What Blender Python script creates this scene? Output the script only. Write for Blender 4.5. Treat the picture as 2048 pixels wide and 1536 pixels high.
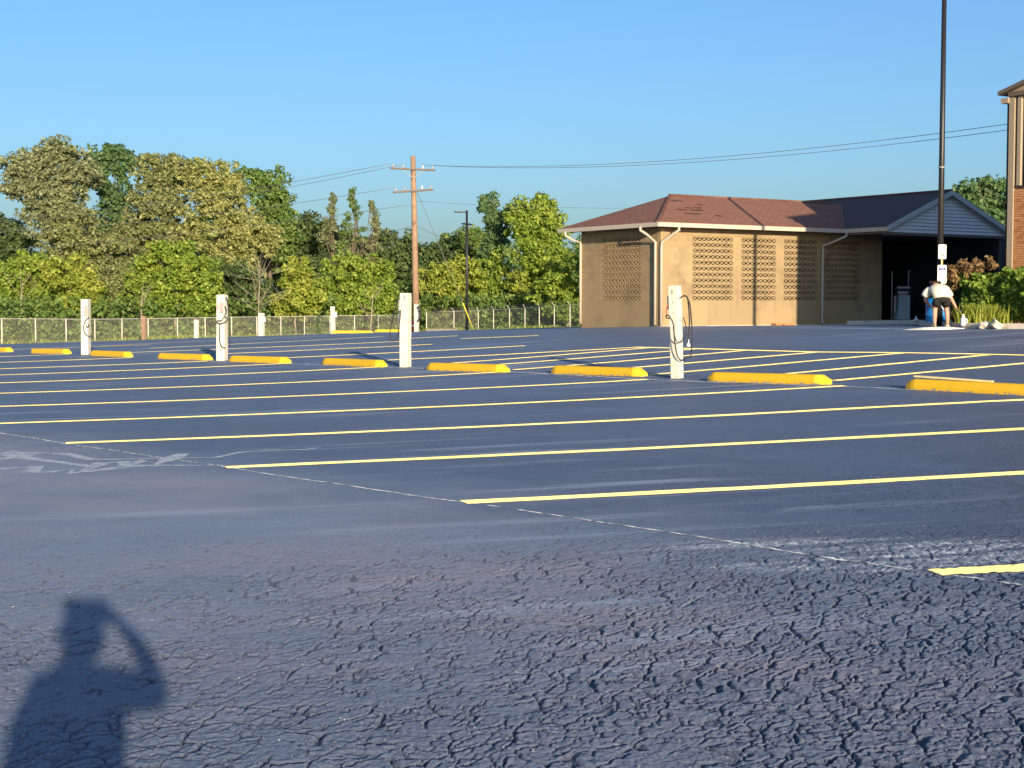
import bpy, bmesh, math, random
import numpy as np
from mathutils import Vector, Matrix

# ------------------------------------------------------------------ scene, camera, light
for o in list(bpy.data.objects):
    bpy.data.objects.remove(o, do_unlink=True)
SC = bpy.context.scene
COL = SC.collection
R = math.radians
F = 3000.0                      # focal length in photo pixels (2048 wide)
EYE = 1.55
PITCH = math.atan((768 - 605) / F)

cam_d = bpy.data.cameras.new('camera')
cam_d.sensor_width = 36.0
cam_d.lens = 36.0 * F / 2048
cam_d.clip_start = 0.05
cam_d.clip_end = 6000
cam = bpy.data.objects.new('camera', cam_d)
cam.location = (0, 0, EYE)
cam.rotation_euler = (math.pi / 2 - PITCH, 0, 0)
COL.objects.link(cam)
SC.camera = cam

def ray(px, py):
    a, u = (px - 1024) / F, -(py - 768) / F
    cp, sp = math.cos(PITCH), math.sin(PITCH)
    return Vector((a, cp + u * sp, -sp + u * cp))

def at(px, py, d):              # point seen at a photo pixel, d metres ahead
    r = ray(px, py)
    return Vector((0, 0, EYE)) + r * (d / r.y)

SUNV = ray(222, 1232).normalized()          # direction the sunlight travels
sun_el = math.asin(-SUNV.z)
sun_az = math.atan2(-SUNV.x, -SUNV.y)

W = bpy.data.worlds.new('World')
SC.world = W
W.use_nodes = True
wn = W.node_tree.nodes
sky = wn.new('ShaderNodeTexSky')
sky.sky_type = 'NISHITA'
sky.sun_disc = False
sky.sun_elevation = sun_el
sky.sun_rotation = sun_az
sky.air_density = 1.0
sky.dust_density = 1.6
sky.ozone_density = 5.0
wn['Background'].inputs['Strength'].default_value = 0.125
W.node_tree.links.new(sky.outputs[0], wn['Background'].inputs['Color'])

sl = bpy.data.lights.new('sun', 'SUN')
sl.energy = 4.35
sl.angle = R(0.55)
sl.color = (1.0, 0.82, 0.60)
so = bpy.data.objects.new('sun', sl)
so.rotation_euler = SUNV.to_track_quat('-Z', 'Y').to_euler()
so.location = (20, -60, 40)
COL.objects.link(so)

SC.render.engine = 'CYCLES'
SC.view_settings.view_transform = 'Standard'
SC.view_settings.look = 'None'
SC.view_settings.gamma = 1.0
SC.view_settings.use_curve_mapping = False
SC.view_settings.exposure = 0.66

# ------------------------------------------------------------------ terrain function
CTRL = []                        # (x, y, z)
for px, py, d in [(1355,758,26.1),(812,735,32.4),(446,722,37.6),(172,710,43.6),(2000,784,21.4),
                  (1868,1155,8.45),(928,1012,11.3),(452,938,13.9),(132,890,16.44),
                  (830,664,80),(667,668,86),(523,673,98),(393,678,101),(288,681,97),(30,688,91),
                  (209,684.5,98),(600,671,120),(760,666,132),(948,661,132),(1145,657,112),
                  (1320,653,50),(1163,656.5,54),(1603,653,53.2),(1760,650,56),
                  (1870,656,39.6),(2040,657,37.2)]:
    p = at(px, py, d); CTRL.append((p.x, p.y, p.z))
for x, y in [(-8,0),(0,0),(8,0),(-8,8),(8,8),(-20,-20),(20,-20),(0,-30),(16,12)]:
    CTRL.append((x, y, 0.0))
for x, y, z in [(25,25,.5),(30,45,1.0),(25,70,.9),(40,90,.7),(14,75,.6),(-30,25,-.25),(-45,60,-.9),(-70,95,-1.4),(-40,10,-.2),
                (-40,140,-1.3),(0,160,-1.4),(40,150,-1.0),(60,60,.9),(60,0,.4),(-70,0,-.3),(-80,140,-1.5)]:
    CTRL.append((x, y, z))
CT = np.array(CTRL)
def _tps():
    P = CT[:, :2] / 50.0
    d = np.linalg.norm(P[:, None] - P[None], axis=2)
    K = np.where(d > 0, d * d * np.log(d + 1e-12), 0) + np.eye(len(P)) * 0.0006
    n = len(P)
    A = np.zeros((n + 3, n + 3)); A[:n, :n] = K
    A[:n, n] = 1; A[:n, n + 1:] = P; A[n, :n] = 1; A[n + 1:, :n] = P.T
    b = np.zeros(n + 3); b[:n] = CT[:, 2]
    return np.linalg.solve(A, b), P
_TW, _TP = _tps()
def gzv(x, y):
    x = np.asarray(x, float); y = np.asarray(y, float)
    xc = np.clip(x, -80, 65); yc = np.clip(y, -30, 160)
    q = np.stack([xc, yc], -1) / 50.0
    d = np.linalg.norm(q[..., None, :] - _TP, axis=-1)
    k = np.where(d > 0, d * d * np.log(d + 1e-12), 0)
    n = len(_TP)
    z = k @ _TW[:n] + _TW[n] + q @ _TW[n + 1:]
    far = np.hypot(x - xc, y - yc)
    w = np.clip(far / 80, 0, 1)
    return z * (1 - w) - 1.3 * w
def gz(x, y):
    return float(gzv(np.array([x]), np.array([y]))[0])
def G(px, py, lo=3.0, hi=150.0):   # where the line of sight through a pixel meets the ground
    ds = np.concatenate([np.arange(lo, 40, .1), np.arange(40, hi, .25)])
    r = ray(px, py)
    xs = r.x / r.y * ds; zs = EYE + r.z / r.y * ds
    below = zs <= gzv(xs, ds)
    i = int(np.argmax(below)) if below.any() else len(ds) - 1
    d = ds[i]
    x = r.x / r.y * d
    return Vector((x, d, gz(x, d)))

# ------------------------------------------------------------------ material helpers
MATS = {}
class NT:
    def __init__(self, name):
        self.m = bpy.data.materials.new(name); self.m.use_nodes = True
        self.t = self.m.node_tree; self.b = self.t.nodes['Principled BSDF']
        self.out = self.t.nodes['Material Output']
    def n(self, typ, ins=None, **kw):
        nd = self.t.nodes.new(typ)
        for k, v in kw.items(): setattr(nd, k, v)
        for k, v in (ins or {}).items(): self.set(nd.inputs[k], v)
        return nd
    def set(self, sock, v):
        if isinstance(v, bpy.types.NodeSocket): self.t.links.new(v, sock)
        else: sock.default_value = v
    def math(self, op, a, b=0.0, clamp=False):
        nd = self.n('ShaderNodeMath', operation=op, use_clamp=clamp)
        self.set(nd.inputs[0], a); self.set(nd.inputs[1], b); return nd.outputs[0]
    def mix(self, f, a, b, blend='MIX'):
        nd = self.n('ShaderNodeMix', data_type='RGBA', blend_type=blend)
        self.set(nd.inputs['Factor'], f)
        for k, v in ((6, a), (7, b)):
            self.set(nd.inputs[k], v if isinstance(v, bpy.types.NodeSocket) else (*v[:3], 1))
        return nd.outputs[2]
    def ramp(self, f, lo, hi):
        nd = self.n('ShaderNodeMapRange', interpolation_type='SMOOTHSTEP'); self.set(nd.inputs[0], f)
        nd.inputs[1].default_value = lo; nd.inputs[2].default_value = hi
        return nd.outputs[0]
    def noise(self, co, scale, detail=3, rough=.55, dist=0):
        nd = self.n('ShaderNodeTexNoise'); self.set(nd.inputs['Vector'], co)
        nd.inputs['Scale'].default_value = scale; nd.inputs['Detail'].default_value = detail
        nd.inputs['Roughness'].default_value = rough; nd.inputs['Distortion'].default_value = dist
        return nd.outputs['Fac']
    def mapv(self, co, scale=(1,1,1), rot=(0,0,0), loc=(0,0,0)):
        nd = self.n('ShaderNodeMapping'); self.set(nd.inputs[0], co)
        nd.inputs['Scale'].default_value = scale; nd.inputs['Rotation'].default_value = rot
        nd.inputs['Location'].default_value = loc
        return nd.outputs[0]
    def obj(self): return self.n('ShaderNodeTexCoord').outputs['Object']
    def pos(self): return self.n('ShaderNodeNewGeometry').outputs['Position']
    def bump(self, h, strength=.5, dist=.01, prev=None):
        nd = self.n('ShaderNodeBump'); self.set(nd.inputs['Height'], h)
        nd.inputs['Strength'].default_value = strength; nd.inputs['Distance'].default_value = dist
        if prev is not None: self.set(nd.inputs['Normal'], prev)
        return nd.outputs[0]
    def fin(self, col=None, rough=None, normal=None, spec=None, metal=None):
        if col is not None: self.set(self.b.inputs['Base Color'], col if isinstance(col, bpy.types.NodeSocket) else (*col[:3], 1))
        if rough is not None: self.set(self.b.inputs['Roughness'], rough)
        if normal is not None: self.set(self.b.inputs['Normal'], normal)
        if spec is not None: self.set(self.b.inputs['Specular IOR Level'], spec)
        if metal is not None: self.set(self.b.inputs['Metallic'], metal)
        MATS[self.m.name] = self.m
        return self.m

def simple(name, col, rough=.7, var=.25, scale=6, bump=.2, bscale=60, bd=.003, spec=.3, metal=0, dirt=None, dirt_scale=3):
    t = NT(name); co = t.obj()
    n1 = t.noise(co, scale, 5, .6)
    dark = tuple(c * (1 - var) for c in col); lite = tuple(min(1, c * (1 + var)) for c in col)
    c = t.mix(n1, dark, lite)
    if dirt:
        m = t.ramp(t.noise(co, dirt_scale, 6, .65), .52, .72)
        c = t.mix(t.math('MULTIPLY', m, .8), c, dirt)
    nb = t.bump(t.noise(co, bscale, 4, .6), bump, bd) if bump else None
    return t.fin(c, rough, nb, spec, metal)

# asphalt --------------------------------------------------------
def asphalt(name, relief):
    t = NT(name); P = t.pos()
    big = t.noise(P, .22, 4, .6)
    mid = t.noise(t.mapv(P, (.5, .9, 1), (0, 0, R(20))), 1.3, 5, .6)
    base = t.mix(t.ramp(big, .38, .62), (.098, .124, .186), (.122, .131, .180))
    base = t.mix(t.ramp(mid, .35, .7), base, (.084, .110, .168))
    sep = t.n('ShaderNodeSeparateXYZ'); t.set(sep.inputs[0], P)
    yy = sep.outputs['Y']; xx = sep.outputs['X']
    # signed distance past the chalk line into the stalls
    sd = t.math('ADD', t.math('MULTIPLY', t.math('SUBTRACT', xx, CHK[0]), CHK[2]), t.math('MULTIPLY', t.math('SUBTRACT', yy, CHK[1]), CHK[3]))
    sd = t.math('ADD', sd, t.math('MULTIPLY', t.math('SUBTRACT', t.noise(P, .35, 4, .6), .5), 3.5))
    seal = t.ramp(sd, -1.8, 1.6)
    base = t.mix(seal, base, t.mix(t.ramp(mid, .35, .7), (.041, .060, .106), (.034, .051, .094)))
    # dusty brush streaks left in the sealer, along the stalls
    st = t.mapv(t.mapv(P, (1,1,1), (0,0,R(-19))), (.16, 2.2, 1))
    s1 = t.noise(st, 1.0, 6, .62)
    reg = t.noise(P, .12, 3, .5)
    sm = t.math('MULTIPLY', t.ramp(s1, .52, .74), t.ramp(reg, .38, .62))
    base = t.mix(t.math('MULTIPLY', sm, .8), base, (.19, .24, .34))
    # aggregate
    ag = t.noise(P, 190, 3, .7)
    base = t.mix(t.ramp(ag, .60, .78), base, (.32, .31, .31))
    base = t.mix(t.ramp(t.noise(P, 70, 2, .6), .66, .8), base, (.070, .080, .10))
    sp = t.noise(P, 85, 2, .6)
    base = t.mix(t.math('MULTIPLY', t.ramp(sp, .60, .68), .5), base, (.25, .28, .34))
    sp2 = t.noise(t.mapv(P, (1,1,1), (0,0,1), (3,7,0)), 60, 2, .6)
    base = t.mix(t.math('MULTIPLY', t.ramp(sp2, .60, .68), .6), base, (.035, .048, .075))
    base = t.mix(t.ramp(t.noise(P, 30, 2, .5), .74, .77), base, (.42, .41, .40))
    # oil and tyre marks
    base = t.mix(t.math('MULTIPLY', t.ramp(t.noise(t.mapv(t.mapv(P, (1,1,1), (0,0,R(-19))), (.5,1.6,1)), .9, 4, .6), .62, .78), .45), base, (.034, .046, .075))
    # cracks: warped cells, worst close to the open end of the stalls
    wv = t.n('ShaderNodeTexNoise'); t.set(wv.inputs['Vector'], P); wv.inputs['Scale'].default_value = 5; wv.inputs['Detail'].default_value = 4
    off = t.n('ShaderNodeVectorMath', operation='MULTIPLY_ADD')
    t.set(off.inputs[0], wv.outputs['Color']); off.inputs[1].default_value = (.20, .20, 0); t.set(off.inputs[2], P)
    def cells(sc, rot, stretch):
        v = t.n('ShaderNodeTexVoronoi', feature='DISTANCE_TO_EDGE', voronoi_dimensions='2D')
        t.set(v.inputs['Vector'], t.mapv(t.mapv(off.outputs[0], (1,1,1), (0, 0, rot)), stretch)); v.inputs['Scale'].default_value = sc
        return v.outputs['Distance']
    c1 = cells(6.4, R(38), (1, .42, 1)); c2 = cells(13.5, R(30), (1, .55, 1))
    near = t.math('SUBTRACT', 1.0, t.ramp(t.math('SUBTRACT', yy, t.math('MULTIPLY', xx, 1.4)), 4.0, 11.5))
    near = t.math('ADD', t.math('MULTIPLY', near, .85), .12)
    brk = t.ramp(t.math('ADD', t.noise(P, 5.5, 3, .6), t.math('MULTIPLY', near, .16)), .56, .66)
    k1 = t.math('MULTIPLY', t.math('SUBTRACT', 1.0, t.ramp(c1, .0, .030)), brk)
    brk2 = t.ramp(t.math('ADD', t.noise(P, 8.1, 3, .6), t.math('MULTIPLY', near, .12)), .58, .66)
    k2 = t.math('MULTIPLY', t.math('SUBTRACT', 1.0, t.ramp(c2, .0, .060)), brk2)
    k = t.math('MULTIPLY', t.math('MAXIMUM', k1, t.math('MULTIPLY', k2, .75)), near, True)
    if relief: k = t.n('ShaderNodeAttribute', attribute_name='crack').outputs['Fac']
    base = t.mix(t.math('MULTIPLY', k, .6), base, (.022, .028, .042))
    # dried whitish residue around the nearest stall line
    dx = t.math('SUBTRACT', xx, RES[0]); dy = t.math('SUBTRACT', yy, RES[1])
    rr = t.math('ADD', t.math('POWER', t.math('DIVIDE', dx, 2.0), 2), t.math('POWER', t.math('DIVIDE', dy, .75), 2))
    rm = t.math('MULTIPLY', t.math('SUBTRACT', 1.0, t.ramp(rr, .1, 1.1)), t.ramp(t.noise(st, 2.4, 5, .7), .42, .62))
    rk = t.math('MULTIPLY', rm, t.math('ADD', .35, t.math('SUBTRACT', 1.0, t.ramp(c2, .02, .14))), True)
    base = t.mix(t.math('MULTIPLY', rk, .8), base, (.34, .39, .46))
    h = t.math('MULTIPLY', ag, .30)
    if not relief: h = t.math('SUBTRACT', h, k)
    h = t.math('ADD', h, t.math('MULTIPLY', t.noise(P, 45, 4, .65), .55))
    h = t.math('ADD', h, t.math('MULTIPLY', t.noise(P, 16, 4, .7), .75))
    nb = t.bump(h, 1.0, .009)
    t.b.inputs['Diffuse Roughness'].default_value = 1.0
    return t.fin(base, t.mix(t.ramp(big, .3, .7), (.50,)*3, (.66,)*3), nb, .42)

RES = G(1790, 1120)
_a, _b = G(132, 890), G(1868, 1155)
_n = Vector((-(_a - _b).y, (_a - _b).x, 0)).normalized()
if _n.x < 0: _n = -_n
CHK = (_b.x, _b.y, _n.x, _n.y)
asphalt('asphalt', False); asphalt('asphalt_cracked', True)

simple('grit', (.17,.18,.20), .85, .5, 30)
def grass_mat():
    t = NT('grass'); P = t.pos()
    c = t.mix(t.noise(P, .25, 4, .6), (.12, .18, .035), (.20, .235, .06))
    c = t.mix(t.ramp(t.noise(P, 3.5, 5, .7), .5, .75), c, (.26, .25, .09))
    return t.fin(c, .9, t.bump(t.noise(P, 9, 5, .7), .8, .12), .1)
grass_mat()

def leaf_mat(name, a, b, c, trans=.38):
    a, b, c = [tuple(min(.6, q * 1.18) for q in w) for w in (a, b, c)]
    t = NT(name)
    ri = t.n('ShaderNodeNewGeometry').outputs['Random Per Island']
    n = t.noise(t.obj(), .55, 3, .6)
    col = t.mix(t.ramp(n, .35, .65), a, b)
    col = t.mix(t.ramp(ri, .55, 1.0), col, c)
    hv = t.n('ShaderNodeHueSaturation'); t.set(hv.inputs['Color'], col)
    t.set(hv.inputs['Value'], t.math('ADD', .72, t.math('MULTIPLY', ri, .56)))
    m = t.fin(hv.outputs[0], .65, None, .12)
    tr = t.n('ShaderNodeBsdfTranslucent'); t.set(tr.inputs[0], hv.outputs[0])
    ms = t.n('ShaderNodeMixShader'); ms.inputs[0].default_value = trans
    t.t.links.new(t.b.outputs[0], ms.inputs[1]); t.t.links.new(tr.outputs[0], ms.inputs[2])
    t.t.links.new(ms.outputs[0], t.out.inputs['Surface'])
    return m
leaf_mat('leaf_silver', (.20,.24,.105), (.255,.275,.13), (.31,.32,.18))
leaf_mat('leaf_bluegreen', (.085,.165,.060), (.125,.21,.075), (.17,.24,.10))
leaf_mat('leaf_olive', (.185,.225,.08), (.245,.265,.10), (.31,.31,.14))
leaf_mat('leaf_gold', (.255,.29,.09), (.33,.34,.11), (.39,.38,.15))
leaf_mat('leaf_green', (.110,.195,.046), (.165,.25,.060), (.22,.28,.085))
leaf_mat('leaf_dark', (.070,.115,.040), (.110,.155,.052), (.15,.19,.075))
leaf_mat('leaf_bright', (.170,.270,.036), (.25,.33,.050), (.32,.37,.075))
leaf_mat('leaf_lime', (.235,.31,.040), (.31,.35,.055), (.38,.39,.09))
leaf_mat('leaf_brown', (.24,.150,.07), (.34,.21,.09), (.38,.28,.13))
leaf_mat('leaf_hedge', (.15,.25,.034), (.23,.34,.05), (.31,.40,.09))
simple('bark', (.16,.125,.085), .9, .4, 3, .6, 14, .02)
simple('dead_wood', (.36,.31,.22), .9, .3, 3, .4, 14, .01)
simple('pole_wood', (.36,.23,.14), .85, .45, 2.2, .6, 14, .012, dirt=(.15,.10,.07), dirt_scale=2.6)
simple('gray_wood', (.20,.17,.14), .85, .3, 4)
def stop_paint(name, c0, c1):
    t = NT(name); co = t.obj(); P = t.pos()
    c = t.mix(t.noise(P, 4, 4, .6), c0, c1)
    sep = t.n('ShaderNodeSeparateXYZ'); t.set(sep.inputs[0], co)
    low = t.math('SUBTRACT', 1.0, t.ramp(sep.outputs['Z'], .005, .06))
    ch = t.ramp(t.math('ADD', t.noise(P, 16, 5, .7), t.math('MULTIPLY', low, .16)), .66, .70)
    c = t.mix(ch, c, (.34,.30,.24))
    sc = t.math('MULTIPLY', t.ramp(t.noise(t.mapv(P, (1,1,5)), 5, 5, .7), .58, .75), .45)
    c = t.mix(sc, c, (.30,.19,.05))
    return t.fin(c, .62, t.bump(t.math('SUBTRACT', t.noise(P, 60, 4, .6), ch), .5, .006), .3)
stop_paint('paint_yellow', (.74,.43,.016), (.84,.52,.03)); stop_paint('paint_yellow_end', (.80,.62,.02), (.86,.70,.05))
simple('concrete', (.64,.56,.45), .85, .18, 4, .4, 40, .004, dirt=(.34,.29,.23))
simple('white_kerb', (.80,.78,.70), .7, .08, 6, .2, 40, .003, dirt=(.6,.57,.5))
simple('rock', (.66,.60,.47), .85, .2, 9, .7, 18, .02)
simple('dark_metal', (.022,.021,.022), .42, .2, 9, .05, 60, .001, spec=.5)
simple('bronze_metal', (.045,.040,.036), .45, .2, 5, .05, 60, .001, spec=.5)
simple('galvanised', (.50,.48,.42), .5, .15, 8, .05, 60, .001, spec=.5, metal=.3)
simple('fence_post', (.62,.58,.47), .55, .12, 8, .05, 60, .001)
simple('cable', (.02,.02,.021), .6, .1)
simple('wire', (.19,.19,.18), .5, .1, spec=.5)
simple('cord', (.035,.030,.030), .6, .2)
simple('cord_plug', (.80,.80,.78), .5, .05)
simple('red_paint', (.50,.045,.03), .5, .15)
simple('white_plastic', (.82,.82,.80), .45, .04, spec=.5)
simple('blue_plastic', (.02,.26,.66), .4, .1, 4, spec=.5)
simple('sign_white', (.85,.84,.80), .45, .03)
simple('sign_blue', (.10,.11,.34), .5, .1)
simple('sign_grey', (.32,.30,.36), .5, .05)
simple('sign_black', (.03,.03,.035), .5, .05)
simple('pump_panel', (.36,.42,.43), .45, .08, 5, spec=.4, dirt=(.28,.33,.34))
simple('pump_dark', (.03,.03,.032), .5, .1)
simple('pump_trim', (.42,.37,.36), .5, .15)
simple('number_paint', (.03,.032,.035), .7, .1)
simple('skin', (.58,.32,.22), .55, .10, 8, .05, 60, .001)
simple('shirt', (.84,.76,.58), .85, .05, 5, .3, 18, .01)
simple('shorts', (.025,.023,.022), .85, .2)
simple('hair', (.05,.032,.022), .7, .3)
simple('shoe', (.66,.54,.34), .8, .15)
simple('dark_cloth', (.05,.055,.07), .85, .2)
simple('fascia', (.58,.50,.39), .6, .08, 3, .05, 30, .001)
simple('gutter_paint', (.55,.47,.37), .5, .08, 3, .05, 30, .001)
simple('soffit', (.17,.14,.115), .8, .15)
simple('inner_wall_shaded', (.030,.034,.042), .85, .3, 2)  # near-black colour carries the interior shade of tan walls
simple('white_siding', (.80,.80,.79), .55, .05, 3)
simple('gable_trim', (.58,.57,.55), .55, .05, 3)
simple('brown_steel', (.16,.125,.095), .5, .10, 3, .05, 30, .001)
simple('tan_steel', (.40,.315,.215), .5, .08, 3, .05, 30, .001)
simple('dark_steel', (.050,.040,.033), .5, .10, 3, .05, 30, .001)
simple('mortar', (.52,.35,.22), .9, .15, 20, .4, 90, .003)
simple('soil', (.10,.075,.05), .95, .3, 8, .8, 20, .03)
simple('mulch_rust', (.5,.24,.10), .9, .15)
simple('plank', (.75,.62,.30), .7, .15, 4)
simple('guy_guard', (.80,.66,.06), .5, .06)
simple('phone_black', (.02,.02,.02), .3, .1)

def post_paint():
    t = NT('post_paint'); co = t.obj()
    g = t.noise(t.mapv(co, (14, 14, .9)), 2.0, 6, .65)
    c = t.mix(t.ramp(g, .3, .7), (.78,.75,.62), (.66,.62,.50))
    sep = t.n('ShaderNodeSeparateXYZ'); t.set(sep.inputs[0], co)
    ch = t.ramp(t.noise(t.mapv(co, (6, 6, 2.2)), 2.2, 5, .7), .60, .68)
    c = t.mix(ch, c, (.33,.28,.21))
    low = t.math('SUBTRACT', 1.0, t.ramp(sep.outputs['Z'], .0, .22))
    c = t.mix(t.math('MULTIPLY', low, t.ramp(t.noise(co, 14, 4, .6), .35, .6)), c, (.40,.30,.20))
    return t.fin(c, .75, t.bump(g, .5, .006), .25)
post_paint()

def line_paint():
    t = NT('line_yellow'); P = t.pos()
    c = t.mix(t.noise(P, 1.2, 4, .6), (.88,.68,.16), (.93,.79,.38))
    w = t.ramp(t.noise(P, 26, 5, .7), .66, .74)
    c = t.mix(w, c, (.10,.095,.09))
    t.b.inputs['Diffuse Roughness'].default_value = 1.0
    return t.fin(c, .7, t.bump(t.noise(P, 45, 4, .65), .4, .004), .3)
line_paint()
def thin_paint(name, col, lo, hi):
    t = NT(name); P = t.pos()
    c = t.mix(t.ramp(t.noise(P, 7, 5, .7), lo, hi), (.066,.088,.140), col)
    t.b.inputs['Diffuse Roughness'].default_value = 1.0
    return t.fin(c, .75, t.bump(t.noise(P, 45, 4, .65), .4, .006), .3)
thin_paint('chalk', (.46,.49,.52), .38, .60)
thin_paint('chalk_faint', (.36,.38,.42), .35, .6)
thin_paint('spill', (.165,.20,.265), .28, .60)
thin_paint('line_blue', (.22,.36,.52), .3, .5)

def block_mat():
    t = NT('block'); P = t.pos()
    oi = t.n('ShaderNodeObjectInfo').outputs['Random']
    c = t.mix(oi, (.37,.275,.150), (.425,.315,.170))
    c = t.mix(t.ramp(t.noise(P, 1.1, 6, .65), .50, .72), c, (.30,.215,.125))
    c = t.mix(t.math('MULTIPLY', t.ramp(t.noise(t.mapv(P, (2.2,2.2,.28)), 2.0, 5, .7), .55, .75), .5), c, (.25,.17,.11))
    return t.fin(c, .85, t.bump(t.noise(P, 55, 4, .65), .4, .005), .2)
block_mat()
simple('block_joint', (.37,.275,.150), .9, .15, 6, .3, 60, .003)

def shingle():
    t = NT('shingle'); co = t.obj()
    br = t.n('ShaderNodeTexBrick', {'Scale': 1.0, 'Mortar Size': .012, 'Brick Width': .32, 'Row Height': .14, 'Bias': 0.0})
    uv = t.n('ShaderNodeUVMap').outputs[0]
    t.set(br.inputs['Vector'], uv)
    br.inputs['Color1'].default_value = (.27,.125,.085,1); br.inputs['Color2'].default_value = (.34,.165,.11,1)
    br.inputs['Mortar'].default_value = (.13,.065,.05,1)
    c = t.mix(t.ramp(t.noise(co, .5, 5, .65), .42, .68), br.outputs['Color'], (.24,.125,.092))
    c = t.mix(t.ramp(t.noise(co, 40, 3, .6), .5, .8), c, (.38,.21,.16))
    return t.fin(c, .9, t.bump(br.outputs['Fac'], .5, .012), .15)
shingle()
simple('shingle_shaded', (.125,.088,.082), .9, .25, 9, .6, 30, .01)  # canopy shingles: roof shade deepened by a darker base colour
simple('shingle_worn', (.085,.045,.036), .95, .3, 20)

def brick_mat():
    t = NT('brick')
    oi = t.n('ShaderNodeObjectInfo').outputs['Random']
    ri = t.n('ShaderNodeNewGeometry').outputs['Random Per Island']
    r = t.math('FRACT', t.math('ADD', oi, ri))
    c = t.mix(r, (.56,.255,.105), (.66,.335,.155))
    c = t.mix(t.ramp(r, .80, .84), c, (.46,.19,.085))
    c = t.mix(t.math('MULTIPLY', t.noise(t.pos(), 30, 4, .6), .4), c, (.48,.22,.10))
    return t.fin(c, .85, t.bump(t.noise(t.pos(), 80, 4, .6), .4, .003), .2)
brick_mat()

def mesh_fabric():
    t = NT('chain_link')
    t.fin((.40,.38,.30), .5, None, .4)
    tr = t.n('ShaderNodeBsdfTransparent'); ms = t.n('ShaderNodeMixShader'); ms.inputs[0].default_value = .23
    t.t.links.new(tr.outputs[0], ms.inputs[1]); t.t.links.new(t.b.outputs[0], ms.inputs[2])
    t.t.links.new(ms.outputs[0], t.out.inputs['Surface'])
mesh_fabric()

# ------------------------------------------------------------------ mesh helpers
class MB:
    def __init__(self): self.v = []; self.f = []; self.uv = None
    def add(self, vs, fs):
        k = len(self.v); self.v += [tuple(p) for p in vs]; self.f += [tuple(i + k for i in f) for f in fs]; return self
    def box(self, lo, hi, mtx=None):
        x0, y0, z0 = lo; x1, y1, z1 = hi
        vs = [Vector(p) for p in ((x0,y0,z0),(x1,y0,z0),(x1,y1,z0),(x0,y1,z0),(x0,y0,z1),(x1,y0,z1),(x1,y1,z1),(x0,y1,z1))]
        if mtx is not None: vs = [mtx @ p for p in vs]
        return self.add(vs, [(0,3,2,1),(4,5,6,7),(0,1,5,4),(1,2,6,5),(2,3,7,6),(3,0,4,7)])
    def tube(self, pts, rad, seg=8, cap=True):
        pts = [Vector(p) for p in pts]
        if not hasattr(rad, '__len__'): rad = [rad] * len(pts)
        rings = []; up = None
        for i, p in enumerate(pts):
            t = (pts[min(i+1, len(pts)-1)] - pts[max(i-1, 0)]).normalized()
            if up is None:
                a = Vector((0,0,1)) if abs(t.z) < .9 else Vector((1,0,0))
                up = t.cross(a).normalized()
            else:
                up = (up - t * up.dot(t)).normalized()
            b = t.cross(up)
            rings.append([p + (up * math.cos(2*math.pi*k/seg) + b * math.sin(2*math.pi*k/seg)) * rad[i] for k in range(seg)])
        k0 = len(self.v); fs = []
        vs = [q for r in rings for q in r]
        for i in range(len(rings) - 1):
            for k in range(seg):
                a, b = i*seg + k, i*seg + (k+1) % seg
                fs.append((a, b, b + seg, a + seg))
        if cap:
            fs.append(tuple(range(seg))[::-1]); fs.append(tuple((len(rings)-1)*seg + k for k in range(seg)))
        return self.add(vs, fs)
    def lathe(self, prof, seg=20, c=(0,0,0)):
        vs = []; fs = []
        for r, z in prof:
            vs += [(c[0] + r*math.cos(2*math.pi*k/seg), c[1] + r*math.sin(2*math.pi*k/seg), c[2] + z) for k in range(seg)]
        for i in range(len(prof) - 1):
            for k in range(seg):
                a, b = i*seg + k, i*seg + (k+1) % seg
                fs.append((a, b, b + seg, a + seg))
        fs.append(tuple(range(seg))[::-1]); fs.append(tuple((len(prof)-1)*seg + k for k in range(seg)))
        return self.add(vs, fs)
    def prism(self, poly, ext):      # planar polygon (3D points) extruded by vector
        n = len(poly); ext = Vector(ext)
        vs = [Vector(p) for p in poly] + [Vector(p) + ext for p in poly]
        fs = [tuple(range(n))[::-1], tuple(range(n, 2*n))] + [(i, (i+1) % n, n + (i+1) % n, n + i) for i in range(n)]
        return self.add(vs, fs)
    def mesh(self, name, smooth=False):
        m = bpy.data.meshes.new(name); m.from_pydata(self.v, [], self.f); m.update()
        bm = bmesh.new(); bm.from_mesh(m); bmesh.ops.recalc_face_normals(bm, faces=bm.faces); bm.to_mesh(m); bm.free()
        if smooth: m.shade_smooth()
        return m
    def build(self, name, mat, parent=None, smooth=False, bevel=0):
        o = bpy.data.objects.new(name, self.mesh(name, smooth))
        o.data.materials.append(MATS[mat]); COL.objects.link(o); o.parent = parent
        if bevel:
            b = o.modifiers.new('bevel', 'BEVEL'); b.width = bevel; b.segments = 2; b.limit_method = 'ANGLE'
        return o
def tag(o, label=None, cat=None, group=None, kind=None):
    for k, v in (('label', label), ('category', cat), ('group', group), ('kind', kind)):
        if v: o[k] = v
    return o
def empty(name, loc, rz=0.0):
    o = bpy.data.objects.new(name, None); o.location = loc; o.rotation_euler = (0, 0, rz); COL.objects.link(o); return o
def link(name, mesh, mat, parent=None, loc=(0,0,0), rz=0):
    o = bpy.data.objects.new(name, mesh); COL.objects.link(o); o.parent = parent; o.location = loc
    o.rotation_euler = (0, 0, rz)
    if mat and not mesh.materials: mesh.materials.append(MATS[mat])
    return o
def copy_tree(o, parent=None):
    c = o.copy(); COL.objects.link(c); c.parent = parent
    for ch in [x for x in bpy.data.objects if x.parent == o]:
        copy_tree(ch, c)
    return c
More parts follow.
